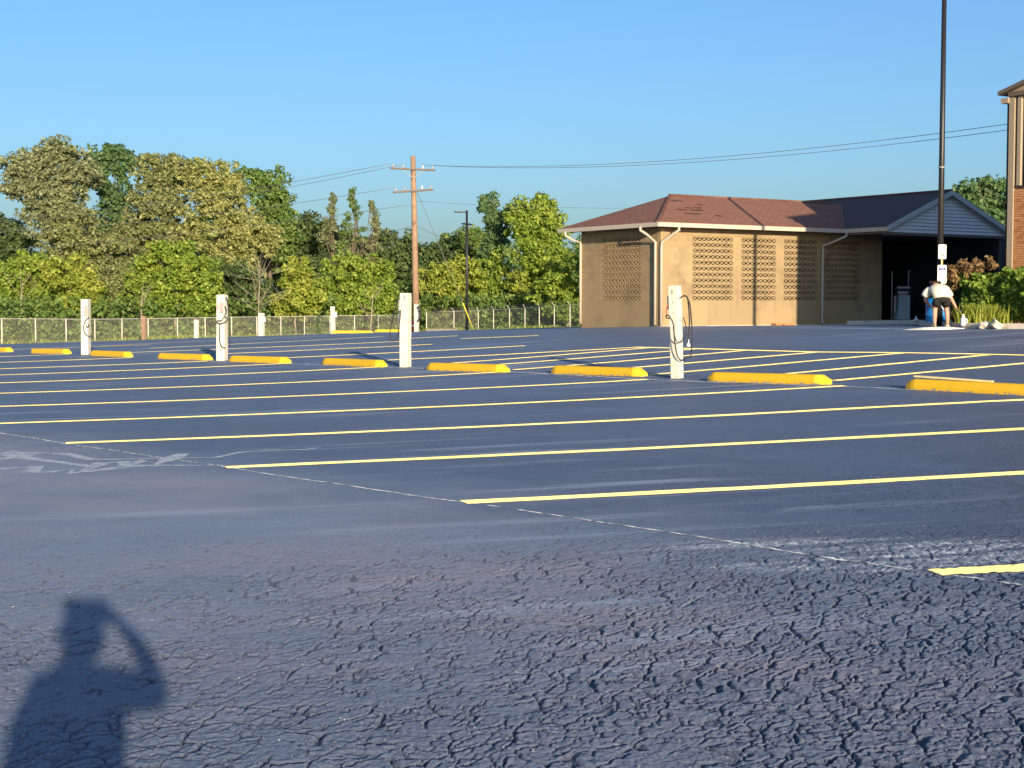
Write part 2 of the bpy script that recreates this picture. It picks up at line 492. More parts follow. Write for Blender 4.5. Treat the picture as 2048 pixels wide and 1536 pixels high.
def grid_mesh(name, xs, ys, dz, mat, inside=None):
    X, Y = np.meshgrid(xs, ys); Z = gzv(X, Y) + dz
    if callable(inside): Z = inside(X, Y, Z)
    nx, ny = len(xs), len(ys)
    v = np.stack([X, Y, Z], -1).reshape(-1, 3)
    f = [(j*nx+i, j*nx+i+1, (j+1)*nx+i+1, (j+1)*nx+i) for j in range(ny-1) for i in range(nx-1)]
    m = bpy.data.meshes.new(name); m.from_pydata(v.tolist(), [], f); m.shade_smooth()
    return link(name, m, mat)

# ------------------------------------------------------------------ ground and parking lot
FENCE_L = [(at(px, 688, d).x, d) for px, d in ((-420, 76), (-230, 82), (30, 91), (290, 104), (600, 120), (812, 131))]
FENCE_R = [(at(px, 660, d).x, d) for px, d in ((853, 133), (948, 130), (1040, 122), (1145, 112), (1260, 103), (1500, 92))]
EDGE = [(-120, 40), (-70, 66)] + [(x, y - 1.2) for x, y in FENCE_L] + [(x, y - 1.2) for x, y in FENCE_R[:3]] + [(6.0, 86), (8.0, 66), (12, 62), (40, 62), (90, 60)]
ex = np.array([e[0] for e in EDGE]); ey = np.array([e[1] for e in EDGE])
def edge_y(x): return np.interp(x, ex, ey)

gx = np.unique(np.concatenate([np.linspace(-1500, -120, 12), np.arange(-120, 100, 4), np.linspace(100, 1500, 12)]))
gy = np.unique(np.concatenate([np.linspace(-600, -60, 6), np.arange(-60, 200, 4), np.linspace(200, 3000, 16)]))
def sink(X, Y, Z):
    return np.where(Y < edge_y(X) - 3.0, Z - .35, Z)
tag(grid_mesh('ground', gx, gy, -.03, 'grass', sink), kind='structure')

# asphalt sheet: columns follow the lot's far edge
lx = np.arange(-112, 88, .8); nt = 210
T = np.linspace(0, 1, nt) ** 1.5
LX, LT = np.meshgrid(lx, T)
LE = edge_y(lx)
LY = -34 + (LE[None] + 34) * LT
LZ = gzv(LX, LY) + .012
def lotz(x, y):                 # height of the asphalt sheet itself
    x = np.asarray(x, float); y = np.asarray(y, float)
    u = np.clip((x - lx[0]) / .8, 0, len(lx) - 1.001); i = u.astype(int); fu = u - i
    E = LE[i] * (1 - fu) + LE[i+1] * fu
    tt = np.clip((y + 34) / (E + 34), 0, .9999)
    j = np.clip(np.searchsorted(T, tt, 'right') - 1, 0, nt - 2); g = (tt - T[j]) / (T[j+1] - T[j])
    return (LZ[j, i]*(1-fu) + LZ[j, i+1]*fu)*(1-g) + (LZ[j+1, i]*(1-fu) + LZ[j+1, i+1]*fu)*g
# broken, alligator-cracked surface close to the open end of the stalls, as real relief
PY0, PY1, PA = 3.9, 10.8, .47
def _h(i, j, k):
    v = np.sin(i*127.1 + j*311.7 + k*74.7) * 43758.5453
    return v - np.floor(v)
def vnoise(x, y, k=0):
    i = np.floor(x); j = np.floor(y); fx = x - i; fy = y - j
    fx = fx*fx*(3-2*fx); fy = fy*fy*(3-2*fy)
    return (_h(i,j,k)*(1-fx) + _h(i+1,j,k)*fx)*(1-fy) + (_h(i,j+1,k)*(1-fx) + _h(i+1,j+1,k)*fx)*fy
def fbm(x, y, s, k=0, o=3):
    r = 0; a = .5
    for q in range(o): r = r + a*vnoise(x*s + 17.3*q, y*s - 9.1*q, k+q); s *= 2.07; a *= .5
    return r / (1 - .5**o)
def vedge(x, y, k):
    i0 = np.floor(x); j0 = np.floor(y); f1 = np.full(x.shape, 9.0); f2 = np.full(x.shape, 9.0)
    for di in (-1, 0, 1):
        for dj in (-1, 0, 1):
            i = i0 + di; j = j0 + dj
            d = np.hypot(i + .1 + .8*_h(i,j,k) - x, j + .1 + .8*_h(i,j,k+5) - y)
            n1 = np.minimum(f1, d); f2 = np.minimum(f2, np.maximum(f1, d)); f1 = n1
    return f2 - f1
def relief(x, y):
    wx = x + .10*(fbm(x, y, 5, 1) - .5) + .03*(fbm(x, y, 22, 4) - .5); wy = y + .16*(fbm(x, y, 5, 7) - .5) + .04*(fbm(x, y, 22, 9) - .5)
    c, s_ = math.cos(R(34)), math.sin(R(34)); a = wx*c - wy*s_; b = wx*s_ + wy*c
    amount = np.clip(.45 + .16*(x + .2) + .075*(8.2 - y), .10, 1.0)
    big = vedge(a*7.2, b*3.3, 11); sm = vedge(a*15.0, b*7.6, 23)
    g1 = np.clip((fbm(x, y, 4.3, 31) + .34*amount - .58)/.10, 0, 1); g2 = np.clip((fbm(x, y, 6.1, 37) + .22*amount - .58)/.10, 0, 1)
    wv = .6 + .9*fbm(x, y, 11, 53)
    k1 = np.clip((1 - big/(.080*wv))*2.2, 0, 1)*g1; k2 = np.clip((1 - sm/(.105*wv))*2.0, 0, 1)*g2
    k = np.maximum(k1, .7*k2)
    pit = np.clip((fbm(x, y, 19, 61) - .66)/.08, 0, 1)*np.clip(amount + .1, 0, 1)
    k = np.maximum(k, .7*pit)
    lip = np.clip(1 - np.abs(big - .16)/.10, 0, 1)*g1*.0035
    grain = .0078*(fbm(x, y, 42, 71, 3) - .5) + .0045*(vnoise(x*95, y*95, 77) - .5) + .004*(fbm(x, y, 9, 83, 2) - .5)
    fade = np.clip((PY1 - .15 - y)/2.6, 0, 1)
    return (grain + lip - .015*k)*(.04 + .96*fade)*np.where(fade > 0, 1, 0) - .002*(fade <= 0), k*fade
def in_patch(x, y): return (y > PY0) & (y < PY1) & (np.abs(x) < PA*y)
inner = (LY > PY0 + .7) & (LY < PY1 - .8) & (np.abs(LX) < PA*LY - .9)
v = np.stack([LX, LY, np.where(inner, LZ - .07, LZ)], -1).reshape(-1, 3)
nx = len(lx)
f = [(j*nx+i, j*nx+i+1, (j+1)*nx+i+1, (j+1)*nx+i) for j in range(nt-1) for i in range(nx-1)]
m = bpy.data.meshes.new('parking_lot'); m.from_pydata(v.tolist(), [], f); m.shade_smooth()
LOT = tag(link('parking_lot', m, 'asphalt'), kind='structure')
pn, pm_ = 980, 640
PAa, PYy = np.meshgrid(np.linspace(-PA, PA, pn), PY0 * (PY1/PY0) ** np.linspace(0, 1, pm_))
PX = PAa * PYy
dz_, kk = relief(PX, PYy)
PZ = lotz(PX, PYy) + .004 + dz_
q = np.arange(pn*pm_, dtype=np.int32).reshape(pm_, pn)
fi = np.stack([q[:-1,:-1], q[:-1,1:], q[1:,1:], q[1:,:-1]], -1).reshape(-1)
m = bpy.data.meshes.new('cracked_surface'); m.vertices.add(pn*pm_); m.vertices.foreach_set('co', np.stack([PX, PYy, PZ], -1).astype(np.float32).ravel())
m.loops.add(len(fi)); m.loops.foreach_set('vertex_index', fi); m.polygons.add(len(fi)//4); m.polygons.foreach_set('loop_start', np.arange(0, len(fi), 4, dtype=np.int32))
m.update(calc_edges=True); m.shade_smooth()
at_ = m.attributes.new('crack', 'FLOAT', 'POINT'); at_.data.foreach_set('value', kk.astype(np.float32).ravel())
link('cracked_surface', m, 'asphalt_cracked', LOT)

# loose grit broken out of the cracks
gr = np.random.default_rng(21); ng = 5200
gy0 = PY0 * (PY1/PY0) ** gr.uniform(.08, .93, ng); gx0 = gr.uniform(-.45, .45, ng) * gy0
dzg, kg = relief(gx0, gy0)
ok = (gr.uniform(0, 1, ng) < .35 + 1.2*kg); gx0, gy0, dzg = gx0[ok], gy0[ok], dzg[ok]
rs_ = gr.gamma(2.5, .0008, len(gx0)) + .0014
cc = np.stack([gx0, gy0, lotz(gx0, gy0) + .004 + dzg + rs_*.5], 1)
oc = np.array([(1,0,0),(0,1,0),(-1,0,0),(0,-1,0),(0,0,.8),(0,0,-.8)], float)
V = cc[:, None] + oc[None] * rs_[:, None, None] * gr.uniform(.6, 1.5, (len(gx0), 6, 1))
fo = [(0,1,4),(1,2,4),(2,3,4),(3,0,4),(1,0,5),(2,1,5),(3,2,5),(0,3,5)]
m = bpy.data.meshes.new('loose_grit'); m.from_pydata(V.reshape(-1, 3).tolist(), [], [tuple(6*i + q for q in f_) for i in range(len(gx0)) for f_ in fo])
tag(link('loose_grit', m, 'grit', LOT), kind='stuff')

def ribbon(name, pts, width, mat, lift=.004, wobble=.0, parent=LOT, seed=0, wander=0.0):
    rnd = random.Random(seed)
    P = [Vector((p[0], p[1], 0)) for p in pts]
    fine = any(p.y < PY1 + 1 for p in P)
    out = [P[0]]
    for a, b in zip(P[:-1], P[1:]):
        n = max(1, int((b - a).length / (.035 if fine else .4)))
        out += [a.lerp(b, (i + 1) / n) for i in range(n)]
    K = 9 if fine else 2
    ph = rnd.uniform(0, 6); vs = []; L = 0; jit = 0
    for i, p in enumerate(out):
        t = (out[min(i+1, len(out)-1)] - out[max(i-1, 0)]).normalized(); nrm = Vector((-t.y, t.x, 0))
        if i: L += (p - out[i-1]).length
        w = width if not hasattr(width, '__call__') else width(i / max(1, len(out)-1))
        jit = jit*.8 + rnd.uniform(-wobble, wobble)*.4
        j = nrm * (jit + wander*(math.sin(L*1.3 + ph) + .6*math.sin(L*3.1 + 2*ph)))
        wl = w * (1 + .05*math.sin(L*4 + ph) + rnd.uniform(-.03, .03))
        for k in range(K):
            q = p + nrm * (wl * (k/(K-1) - .5)) + j
            vs.append((q.x, q.y, 0))
    V = np.array(vs); V[:, 2] = lotz(V[:, 0], V[:, 1]) + lift
    if fine:
        ins = in_patch(V[:, 0], V[:, 1])
        V[ins, 2] += .005 + np.maximum(relief(V[ins, 0], V[ins, 1])[0], -.003)
    fs = [(i*K+k, i*K+k+1, (i+1)*K+k+1, (i+1)*K+k) for i in range(len(out)-1) for k in range(K-1)]
    m = bpy.data.meshes.new(name); m.from_pydata(V.tolist(), [], fs)
    if fine: m.shade_smooth()
    return link(name, m, mat, parent)

def gl(*pts): return [G(*p) for p in pts]
LW = .19
near_lines = [((1868,1155),(2400,1130)), ((928,1012),(2300,936)), ((452,938),(2200,854)), ((132,890),(2130,798)),
              ((-90,853),(1688,774)), ((-250,823),(1295,761)), ((-380,800),(1010,745.5)), ((-480,782),(765,735)),
              ((-560,768),(575,728)), ((-640,757),(415,723.5)), ((-700,746),(263,717)), ((-760,737),(138,710)), ((-820,731),(28,705))]
far_lines = [((1985,779),(2500,728)), ((1669,764),(2200,715)), ((1490,757),(1980,711.5)), ((1300,751),(1808,708)), ((1160,745.5),(1634,706)),
             ((1027,741.5),(1495,702.3)), ((935,735),(1400,699)), ((860,731),(1300,697)), ((772,722),(1266,696.4)), ((578,716.5),(1050,692.7)),
             ((430,709.5),(865,689.8)), ((262,706),(799,684)), ((922,678.8),(1078,672.2)), ((300,697.5),(767,674.5)), ((200,692.5),(650,672.6)),
             ((20,700),(300,690.5)), ((820,678),(915,673))]
for i, (a, b) in enumerate(near_lines + far_lines):
    ribbon('stall_line', gl(a, b), LW, 'line_yellow', .005, .01, seed=i, wander=.006)
ribbon('end_line', gl((1266,696.2),(1340,697.8),(1495,702.3),(1632,706),(1808,708),(2048,712.7),(2300,719)), LW, 'line_yellow', .008, .006)
cp = [G(132 - 320, 842), G(0, 870), G(132, 890), G(452, 938), G(928, 1012), G(1868, 1155), G(2300, 1222)]
ribbon('chalk_line', cp, .022, 'chalk', .003, .014, seed=5, wander=.022)
ribbon('chalk_line', gl((420,724),(640,731),(812,737),(1007,745),(1400,766),(1689,774.5),(1816,781),(2048,789),(2300,799)), .07, 'chalk_faint', .003, .01, seed=6, wander=.02)
ribbon('blue_line', gl((1560,656.6),(1700,657.8),(1810,659.5)), .12, 'line_blue', .004)
# dried wash marks run out from the stalls
def squiggle(px, w, seed): ribbon('dried_spill', gl(*px), w, 'spill', .0022 + .0003 * seed, .02, seed=seed)
squiggle([(-60,930),(0,922),(60,913),(20,905),(10,913),(70,921),(150,931),(185,937)], lambda t: .07 + .11*abs(math.sin(7*t)), 1)
squiggle([(20,909),(130,911),(185,923),(240,922),(350,919),(430,918),(480,909),(540,904),(610,903),(640,898)], lambda t: .06 + .10*abs(math.sin(5*t+1))*(1-t), 2)
squiggle([(-60,948),(0,943),(75,936),(60,948),(100,949),(150,941),(140,950),(230,940),(270,936),(370,936)], lambda t: .07 + .12*abs(math.sin(6*t)), 3)
squiggle([(165,945),(205,930),(250,927),(240,938),(290,925),(310,934),(365,912)], lambda t: .08 + .13*abs(math.sin(9*t)), 4)
squiggle([(370,936),(430,937),(450,935)], .05, 5)

# ------------------------------------------------------------------ garage with hip roof and fuel canopy
YAW = R(33.5)
U = Vector((math.cos(YAW), math.sin(YAW), 0)); Vv = Vector((-math.sin(YAW), math.cos(YAW), 0))
C0 = at(1320, 653, 50)
GAR = empty('storage_garage', C0, YAW)      # local x = along the long wall, y = along the short wall
tag(GAR, 'tan concrete block garage with brown hip roof and pierced block screens', 'garage')
WL, WD, HT = 10.56, 4.42, 3.30              # long wall, depth, height
BX, BH, JT = .40, .20, .007                 # block module
N0 = -.45                                    # walls run below grade
rnd = random.Random(3)
blk = MB()
blk.box((JT/2, -.006, JT/2), (BX - JT/2, .10, BH - JT/2)); blk_m = blk.mesh('block'); blk_m.materials.append(MATS['block'])
hbk = MB().box((JT/2, -.006, JT/2), (BX/2 - JT/2, .10, BH - JT/2)).mesh('block'); hbk.materials.append(MATS['block'])
# pierced screen block: two rails and a diagonal cross
s = MB()
s.box((0.001, -.011, 0), (.199, .070, .032)); s.box((0.001, -.011, .166), (.199, .070, .198))
def diag(sg, proud):
    a = math.atan2(.134, .197); L = .5 * math.hypot(.197, .134)
    mt = Matrix.Translation((.1, 0, .099)) @ Matrix.Rotation(-sg * a, 4, 'Y')
    s.box((-L + .006, proud, -.0125), (L - .006, .066, .0125), mt)
diag(1, -.008); diag(-1, -.006)
scr_m = s.mesh('screen_block'); scr_m.materials.append(MATS['block'])
NR, Z0S = 11, .85                            # screen rows, bottom of screens (0.2 m courses)
def wall(name, length, panels, rot, loc, seed, maxparts):
    w = empty_part = MB()
    # joint-coloured core, open behind the screens
    segs = []; x = 0
    for a, n in panels: segs.append((x, a)); x = a + n * .2
    segs.append((x, length))
    for a, b in segs: w.box((a + .001, .0, N0), (b - .001, .19, HT))
    for a, n in panels:
        w.box((a + .0015, .0, N0), (a + n*.2 - .0015, .19, Z0S)); w.box((a + .0015, .0, Z0S + NR*.2), (a + n*.2 - .0015, .19, HT))
        w.box((a - .001, .5, N0), (a + n*.2 + .001, .55, HT))
    o = w.build(name, 'block_joint', GAR); o.location = loc; o.rotation_euler = (0, 0, rot)
    rows = 17
    cnt = 0
    for r in range(rows):
        z = r * BH + .05
        if z < .8 or z + BH > HT + .01: continue
        x = 0.0
        first = r % 2
        while x < length - .1:
            wd = BX/2 if (first and x == 0) else BX
            if x + wd > length: wd = BX/2
            if x + wd > length + .02: break
            hit = any(a - .21 < x + wd/2 < a + n*.2 + .21 and Z0S - .01 <= z + .1 <= Z0S + NR*.2 for a, n in panels)
            if hit:
                ok = True
                for a, n in panels:
                    if not (x + wd <= a + .01 or x >= a + n*.2 - .01): ok = False
                if not ok:
                    # fill the half block that stays clear of the screen
                    for xx in (x, x + .2):
                        if wd > .3 and all(xx + .2 <= a + .01 or xx >= a + n*.2 - .01 for a, n in panels):
                            link('block', hbk, None, o, (xx, -.002*rnd.random(), z))
                    x += wd; continue
            link('block', blk_m if wd > .3 else hbk, None, o, (x, -.002*rnd.random(), z)); cnt += 1
            x += wd
        first = 0
    npan = max(2, round(length / 2.2)); pw = length / npan
    for i in range(npan):
        MB().box((i*pw+.004, -.010, N0), ((i+1)*pw-.004, .05, .842)).build('parged_panel', 'block', o)
    rest = MB(); nb = 0
    for a, n in panels:
        for i in range(n):
            for r in range(NR):
                if nb < maxparts:
                    link('screen_block', scr_m, None, o, (a + i*.2, 0, Z0S + r*.2)); nb += 1
                else:
                    rest.add([Vector(v.co) + Vector((a + i*.2, 0, Z0S + r*.2)) for v in scr_m.vertices], [tuple(p.vertices) for p in scr_m.polygons])
    if rest.v: tag(rest.build('screen_blocks', 'block', o), kind='stuff')
    return o
FW = wall('front_wall', WL, [(1.4, 9), (3.6, 8), (5.6, 8), (7.6, 9)], 0, (0, 0, 0), 1, 297)
SW = wall('side_wall', WD, [(1.2, 11)], -math.pi/2, (0, WD, 0), 2, 297)   # local x runs from the far end to the corner
MB().box((.56, .45, N0), (WL - .001, .5, HT)).box((.52, .45, N0), (.57, WD, HT)).box((0, WD - .2, N0), (WL, WD + .02, HT)).box((WL - .2, .2, N0), (WL, WD - .2, HT)).build('inner_wall_shaded', 'inner_wall_shaded', GAR)
MB().box((.18, -.035, N0), (-.02, .18, HT)).box((.4, .4, N0), (.41, .41, N0 + .1)).build('corner_pier', 'block', GAR)
MB().box((-.03, -.05, N0), (WL, -.013, .02)).build('footing_strip', 'concrete', GAR)
# roof ------------------------------------------------------------
EO, ZE = .60, HT + .13                       # overhang, roof edge height
SL = .40
hr = SL * (WD/2 + EO)
x0, x1, y0, y1 = -EO, 15.2, -EO, WD + EO
yr = WD / 2
def roof_piece(name, polys, mat='shingle'):
    m = bpy.data.meshes.new(name); vs = []; fs = []; uv = []
    for p in polys:
        k = len(vs); vs += p; fs.append(tuple(range(k, k + len(p))))
    m.from_pydata([tuple(v) for v in vs], [], fs)
    ul = m.uv_layers.new()
    for poly in m.polygons:
        P = [Vector(m.vertices[i].co) for i in poly.vertices]
        n = poly.normal; h = Vector((0,0,1)).cross(n)
        h = h.normalized() if h.length > 1e-4 else Vector((1,0,0)); g = n.cross(h)
        for li, vi in zip(poly.loop_indices, poly.vertices):
            c = Vector(m.vertices[vi].co); ul.data[li].uv = (c.dot(h), c.dot(g))
    o = link(name, m, mat, GAR)
    sd = o.modifiers.new('solid', 'SOLIDIFY'); sd.thickness = .05; sd.offset = -1
    return o
XA = -EO + (WD/2 + EO)
main_polys = [[(x0,y0,ZE),(x1-1,y0,ZE),(x1-1,yr,ZE+hr),(XA,yr,ZE+hr)],
              [(x0,y1,ZE),(x0,y0,ZE),(XA,yr,ZE+hr)],
              [(x1-1,y1,ZE),(x0,y1,ZE),(XA,yr,ZE+hr),(x1-1,yr,ZE+hr)]]
roof_piece('roof', main_polys)
GA, GW, GF = 8.0, 6.6, -2.6                  # gable wing: left eave, width, front
xm = GA + GW/2; hg = SL * GW/2 + .04
zb = ZE + .012
wing = roof_piece('canopy_roof', [[(GA,GF,zb),(xm,GF,zb+hg),(xm,y1+.3,zb+hg),(GA,y1+.3,zb)], [(xm,GF,zb+hg),(GA+GW,GF,zb),(GA+GW,y1+.3,zb),(xm,y1+.3,zb+hg)]], 'shingle_shaded')
# ridge and hip caps
def cap(a, b): return MB().tube([a, b], .07, 6).build('ridge_cap', 'shingle_worn' if 0 else 'shingle', GAR)
cap((x0,y0,ZE+.0),(XA,yr,ZE+hr)); cap((XA,yr,ZE+hr),(GA+2,yr,ZE+hr)); cap((xm,GF+.02,zb+hg),(xm,y1,zb+hg))
# torn dark tabs near the hip
for i in range(11):
    rx = rnd.uniform(.55, 2.9); rt = rnd.uniform(.25, .8)
    yy = y0 + rt * (yr - y0)
    if rx < x0 + rt * (XA - x0) + .5: rx += 1.1
    zz = ZE + SL * (yy - y0)
    L = rnd.uniform(.18, .55)
    MB().prism([(rx, yy, zz+.004), (rx+L, yy, zz+.004), (rx+L, yy+.09, zz+.004+SL*.09), (rx, yy+.09, zz+.004+SL*.09)], (0,0,.012)).build('torn_shingle', 'shingle_worn', GAR)
# fascia + gutters + soffit
fs_ = .15
MB().box((x0-.02, y0-.03, ZE-fs_), (GA-.02, y0, ZE-.01)).box((x0-.03, y0-.03, ZE-fs_), (x0, y1, ZE-.01)).build('gutter', 'fascia', GAR)
MB().box((GA-.03, GF-.02, ZE-fs_), (GA, y0-.031, ZE-.006)).build('gutter', 'fascia', GAR)
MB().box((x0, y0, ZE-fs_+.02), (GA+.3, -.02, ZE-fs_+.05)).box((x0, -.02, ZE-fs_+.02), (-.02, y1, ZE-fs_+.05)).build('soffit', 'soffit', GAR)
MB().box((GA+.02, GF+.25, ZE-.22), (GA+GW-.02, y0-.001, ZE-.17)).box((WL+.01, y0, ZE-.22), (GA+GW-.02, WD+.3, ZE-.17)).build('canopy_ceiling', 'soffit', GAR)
# gable end: lapped siding boards and rake trim
zg0 = ZE - .17; nb = 12; bh = (hg + .17 - .04) / nb
for i in range(nb):
    za, zbb = zg0 + i*bh, zg0 + (i+1)*bh
    def halfw(z): return max(0.0, (GW/2) * (1 - max(0, z - zb + .02) / hg)) - .04
    wa, wb = halfw(za), halfw(zbb)
    if wa <= .05: continue
    yb = GF + .22
    MB().add([(xm-wa,yb-.055,za),(xm+wa,yb-.055,za),(xm+wb,yb-.010,zbb),(xm-wb,yb-.010,zbb),(xm-wa,yb+.02,za),(xm+wa,yb+.02,za),(xm+wb,yb+.02,zbb),(xm-wb,yb+.02,zbb)],
             [(0,1,2,3),(7,6,5,4),(0,4,5,1),(3,2,6,7),(0,3,7,4),(1,5,6,2)]).build('siding_board', 'white_siding', GAR)
for sg in (-1, 1):
    MB().prism([(xm+sg*GW/2, GF-.02, zb-.16), (xm+sg*GW/2, GF-.02, zb+.015), (xm, GF-.02, zb+hg+.015), (xm, GF-.02, zb+hg-.17)], (0,.035,0)).build('rake_board', 'gable_trim', GAR)
    MB().prism([(xm+sg*(GW/2-.01), GF+.02, zb-.10), (xm, GF+.02, zb+hg-.10), (xm, GF+.02, zb+hg-.13), (xm+sg*(GW/2-.01), GF+.02, zb-.13)], (0,.20,0)).build('rake_soffit', 'gable_trim', GAR)
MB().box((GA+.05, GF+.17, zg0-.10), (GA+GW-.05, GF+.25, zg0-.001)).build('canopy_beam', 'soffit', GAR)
MB().box((GA+GW-.35, GF+.3, N0), (GA+GW-.17, GF+.48, ZE-.22)).build('canopy_post', 'dark_steel', GAR)
MB().box((WL+.0, WD-.19, N0), (GA+GW, WD+.01, ZE-.2)).box((GA+GW-.3, GF+.6, N0), (GA+GW-.12, WD-.2, ZE-.2)).box((GA+GW+.001, 1.0, N0), (GA+GW+6, WD, ZE+.35)).build('rear_wall', 'inner_wall_shaded', GAR)
MB().box((13.0, WD-.42, 0), (13.25, WD-.195, ZE-.23)).build('pilaster', 'soffit', GAR)
# downspouts
def spout(name, pts): return MB().tube(pts, .048, 8).build(name, 'gutter_paint', GAR, True)
spout('downspout', [(-.02+.25,y0-.06,ZE-.13),(.25,y0-.06,ZE-.24),(.18,y0+.12,ZE-.36),(-.02,-.1,ZE-.62),(-.03,-.09,ZE-.8),(-.03,-.09,.05)])
spout('downspout', [(x0-.06,.25,ZE-.13),(x0-.06,.25,ZE-.24),(x0+.2,.22,ZE-.38),(-.09,.16,ZE-.62),(-.09,.16,.05)])
spout('downspout', [(x0-.06,WD+.1,ZE-.13),(x0-.06,WD+.1,ZE-.25),(x0+.25,WD+.06,ZE-.42),(-.07,WD-.02,ZE-.5),(-.07,WD-.02,.05)])
spout('downspout', [(8.0,y0-.06,ZE-.13),(8.0,y0-.06,ZE-.26),(7.75,y0+.2,ZE-.42),(7.4,-.09,ZE-.60),(7.4,-.09,ZE-.8),(7.4,-.09,.1),(7.37,-.2,.05)])
GP = lambda a, b, z=0: C0 + U*a + Vv*b + Vector((0,0,z))
# rust bricks on the asphalt against the wall
for k, (a, L) in enumerate(((4.95, .30), (5.35, .55))):
    p = GP(a, -.22); p.z = gz(p.x, p.y) + .012
    o = MB().box((0, -.09, 0), (L, .09, .10 - .02*k)).build('loose_block', 'mulch_rust', None, False, .008); o.location = p; o.rotation_euler = (0, 0, YAW + .05*k)
    tag(o, 'short dull orange block lying at the foot of the garage wall' if k == 0 else 'longer orange block lying at the foot of the garage wall', 'block')
# concrete apron under the canopy
ap = MB(); poly = []
for a, b in ((9.2,-.9),(GA+GW+1,-.9),(GA+GW+1,WD+.5),(9.2+1.4,WD+.5),(9.2+1.4,-.05),(9.2,-.05)):
    poly.append(GP(a, b, -.5))
ap.prism(poly, (0,0,.62)); tag(ap.build('concrete_apron', 'concrete'), kind='structure')

# fuel pump ---------------------------------------------------------
pz = GP(0,0).z + .12
fp = empty('fuel_pump', Vector((GP(11.15,-.45).x, GP(11.15,-.45).y, pz)), R(8))
tag(fp, 'grey fuel dispenser with dark header standing under the canopy', 'fuel pump')
MB().prism([(-.27,-.2,.04),(.24,-.2,.04),(.24,-.2,.95),(-.17,-.2,.95),(-.2,-.2,.5)], (0,.4,0)).build('cabinet', 'pump_panel', fp, False, .012)
MB().box((-.27,-.22,0),(.25,.22,.039)).build('plinth', 'pump_dark', fp)
MB().box((-.25,-.16,.951),(.24,.16,1.24)).build('header_core', 'pump_dark', fp)
MB().prism([(-.22,-.19,.98),(.15,-.19,.98),(.16,-.19,1.08),(-.24,-.19,1.10)], (0,.028,0)).build('display', 'pump_trim', fp)
MB().box((-.27,-.19,1.20),(.24,-.161,1.27)).build('header_rail', 'pump_trim', fp)
MB().tube([(.24,0,1.25),(.25,0,1.86),(.33,0,1.84)], .025, 8).build('hose_mast', 'pump_trim', fp, True)
MB().tube([(-.37,.05,0),(-.37,.05,1.85)], .022, 8).build('conduit', 'pump_trim', fp, True)
MB().tube([(.33,0,1.84),(.36,-.05,1.2),(.34,-.1,.6),(.30,-.14,.9)], .015, 6).build('hose', 'cable', fp, True)
MB().box((-.34,-.12,.3),(-.28,-.06,.93)).build('nozzle_boot', 'pump_trim', fp)
MB().box((-.11,-.204,.80),(.10,-.2005,.86)).box((-.09,-.204,.56),(-.05,-.2005,.74)).box((.03,-.204,.60),(.07,-.2005,.77)).build('faded_lettering', 'sign_grey', fp)

# ------------------------------------------------------------------ two-storey brick and steel building
pb = at(2014, 640, 41.0); BZ = gz(pb.x, pb.y)
BR = empty('brick_building', (pb.x, pb.y, BZ), math.atan2(-Vv.y, -Vv.x))     # local x along the visible wall (toward the camera), y into the building
tag(BR, 'tall building with orange brick base, brown metal siding and tan corner trim', 'building')
BZT = at(2014, 377, 41.0).z - BZ; ETOP = at(2010, 192, 41.0).z - BZ
LBW = 14.0; RK = 0.0
dep = 16.0
MB().box((0, .06, -.6), (LBW, dep, BZT + .02)).build('brick_core', 'mortar', BR)
core = MB(); core.prism([(.01,.08,BZT+.021),(LBW,.08,BZT+.021),(LBW,.08,ETOP-.021),(.01,.08,ETOP-.021)], (0,dep-.1,0)); core.build('upper_core', 'dark_steel', BR)
bw, bhh, bj = .20, .0667, .010
bm_ = MB().box((bj/2, 0, bj/2), (bw-bj/2, .059, bhh-bj/2)).mesh('brick'); bm_.materials.append(MATS['brick'])
rows = int((BZT - .02) / bhh); rest = MB(); nbk = 0
for r in range(rows-1, -1, -1):
    off = -bw/2 if r % 2 else 0
    for c in range(0, 40):
        xx = .17 + c*bw + (bw/2 if r % 2 else 0)
        if xx + bw > LBW: break
        yj = random.Random(r*97 + c).uniform(-.003, .003)
        if c < 6 and nbk < 300: link('brick', bm_, None, BR, (xx, yj, r*bhh)); nbk += 1
        else: rest.box((xx+bj/2, yj, r*bhh+bj/2), (xx+bw-bj/2, .059, (r+1)*bhh-bj/2))
    if r % 2: rest.box((.17, .001, r*bhh+bj/2), (.17+bw/2-bj/2, .059, (r+1)*bhh-bj/2))
tag(rest.build('bricks', 'brick', BR), kind='stuff')
MB().box((-.02, -.045, -.4), (.155, .10, BZT-.55)).build('corner_trim', 'tan_steel', BR)
MB().box((-.018, -.042, BZT-.549), (.153, .10, ETOP)).build('corner_trim', 'tan_steel', BR)
MB().box((.156, -.012, BZT+.005), (LBW, .07, BZT+.06)).build('sill_flashing', 'dark_steel', BR)
x = .20; k = 0
while x < LBW - .3:
    h1 = ETOP + RK*x - .02
    MB().add([(x,.07,BZT+.065),(x+.035,-.015,BZT+.065),(x+.15,-.015,BZT+.065),(x+.185,.07,BZT+.065),(x,.07,h1),(x+.035,-.015,h1),(x+.15,-.015,h1),(x+.185,.07,h1)],
             [(0,1,5,4),(1,2,6,5),(2,3,7,6)]).build('siding_rib', 'tan_steel' if k % 1 == 0 else 'brown_steel', BR)
    x += .305; k += 1
ro = .24; xr = LBW/2; RS = .27
MB().box((-.02,-.10,ETOP-.02),(LBW+.02,dep,ETOP+.10)).build('eave_fascia', 'brown_steel', BR)
MB().prism([(-.05,-.07,ETOP+.101),(LBW+.05,-.07,ETOP+.101),(xr,-.07,ETOP+.101+RS*(xr+.05))], (0,dep,0)).build('gable_wall', 'tan_steel', BR)
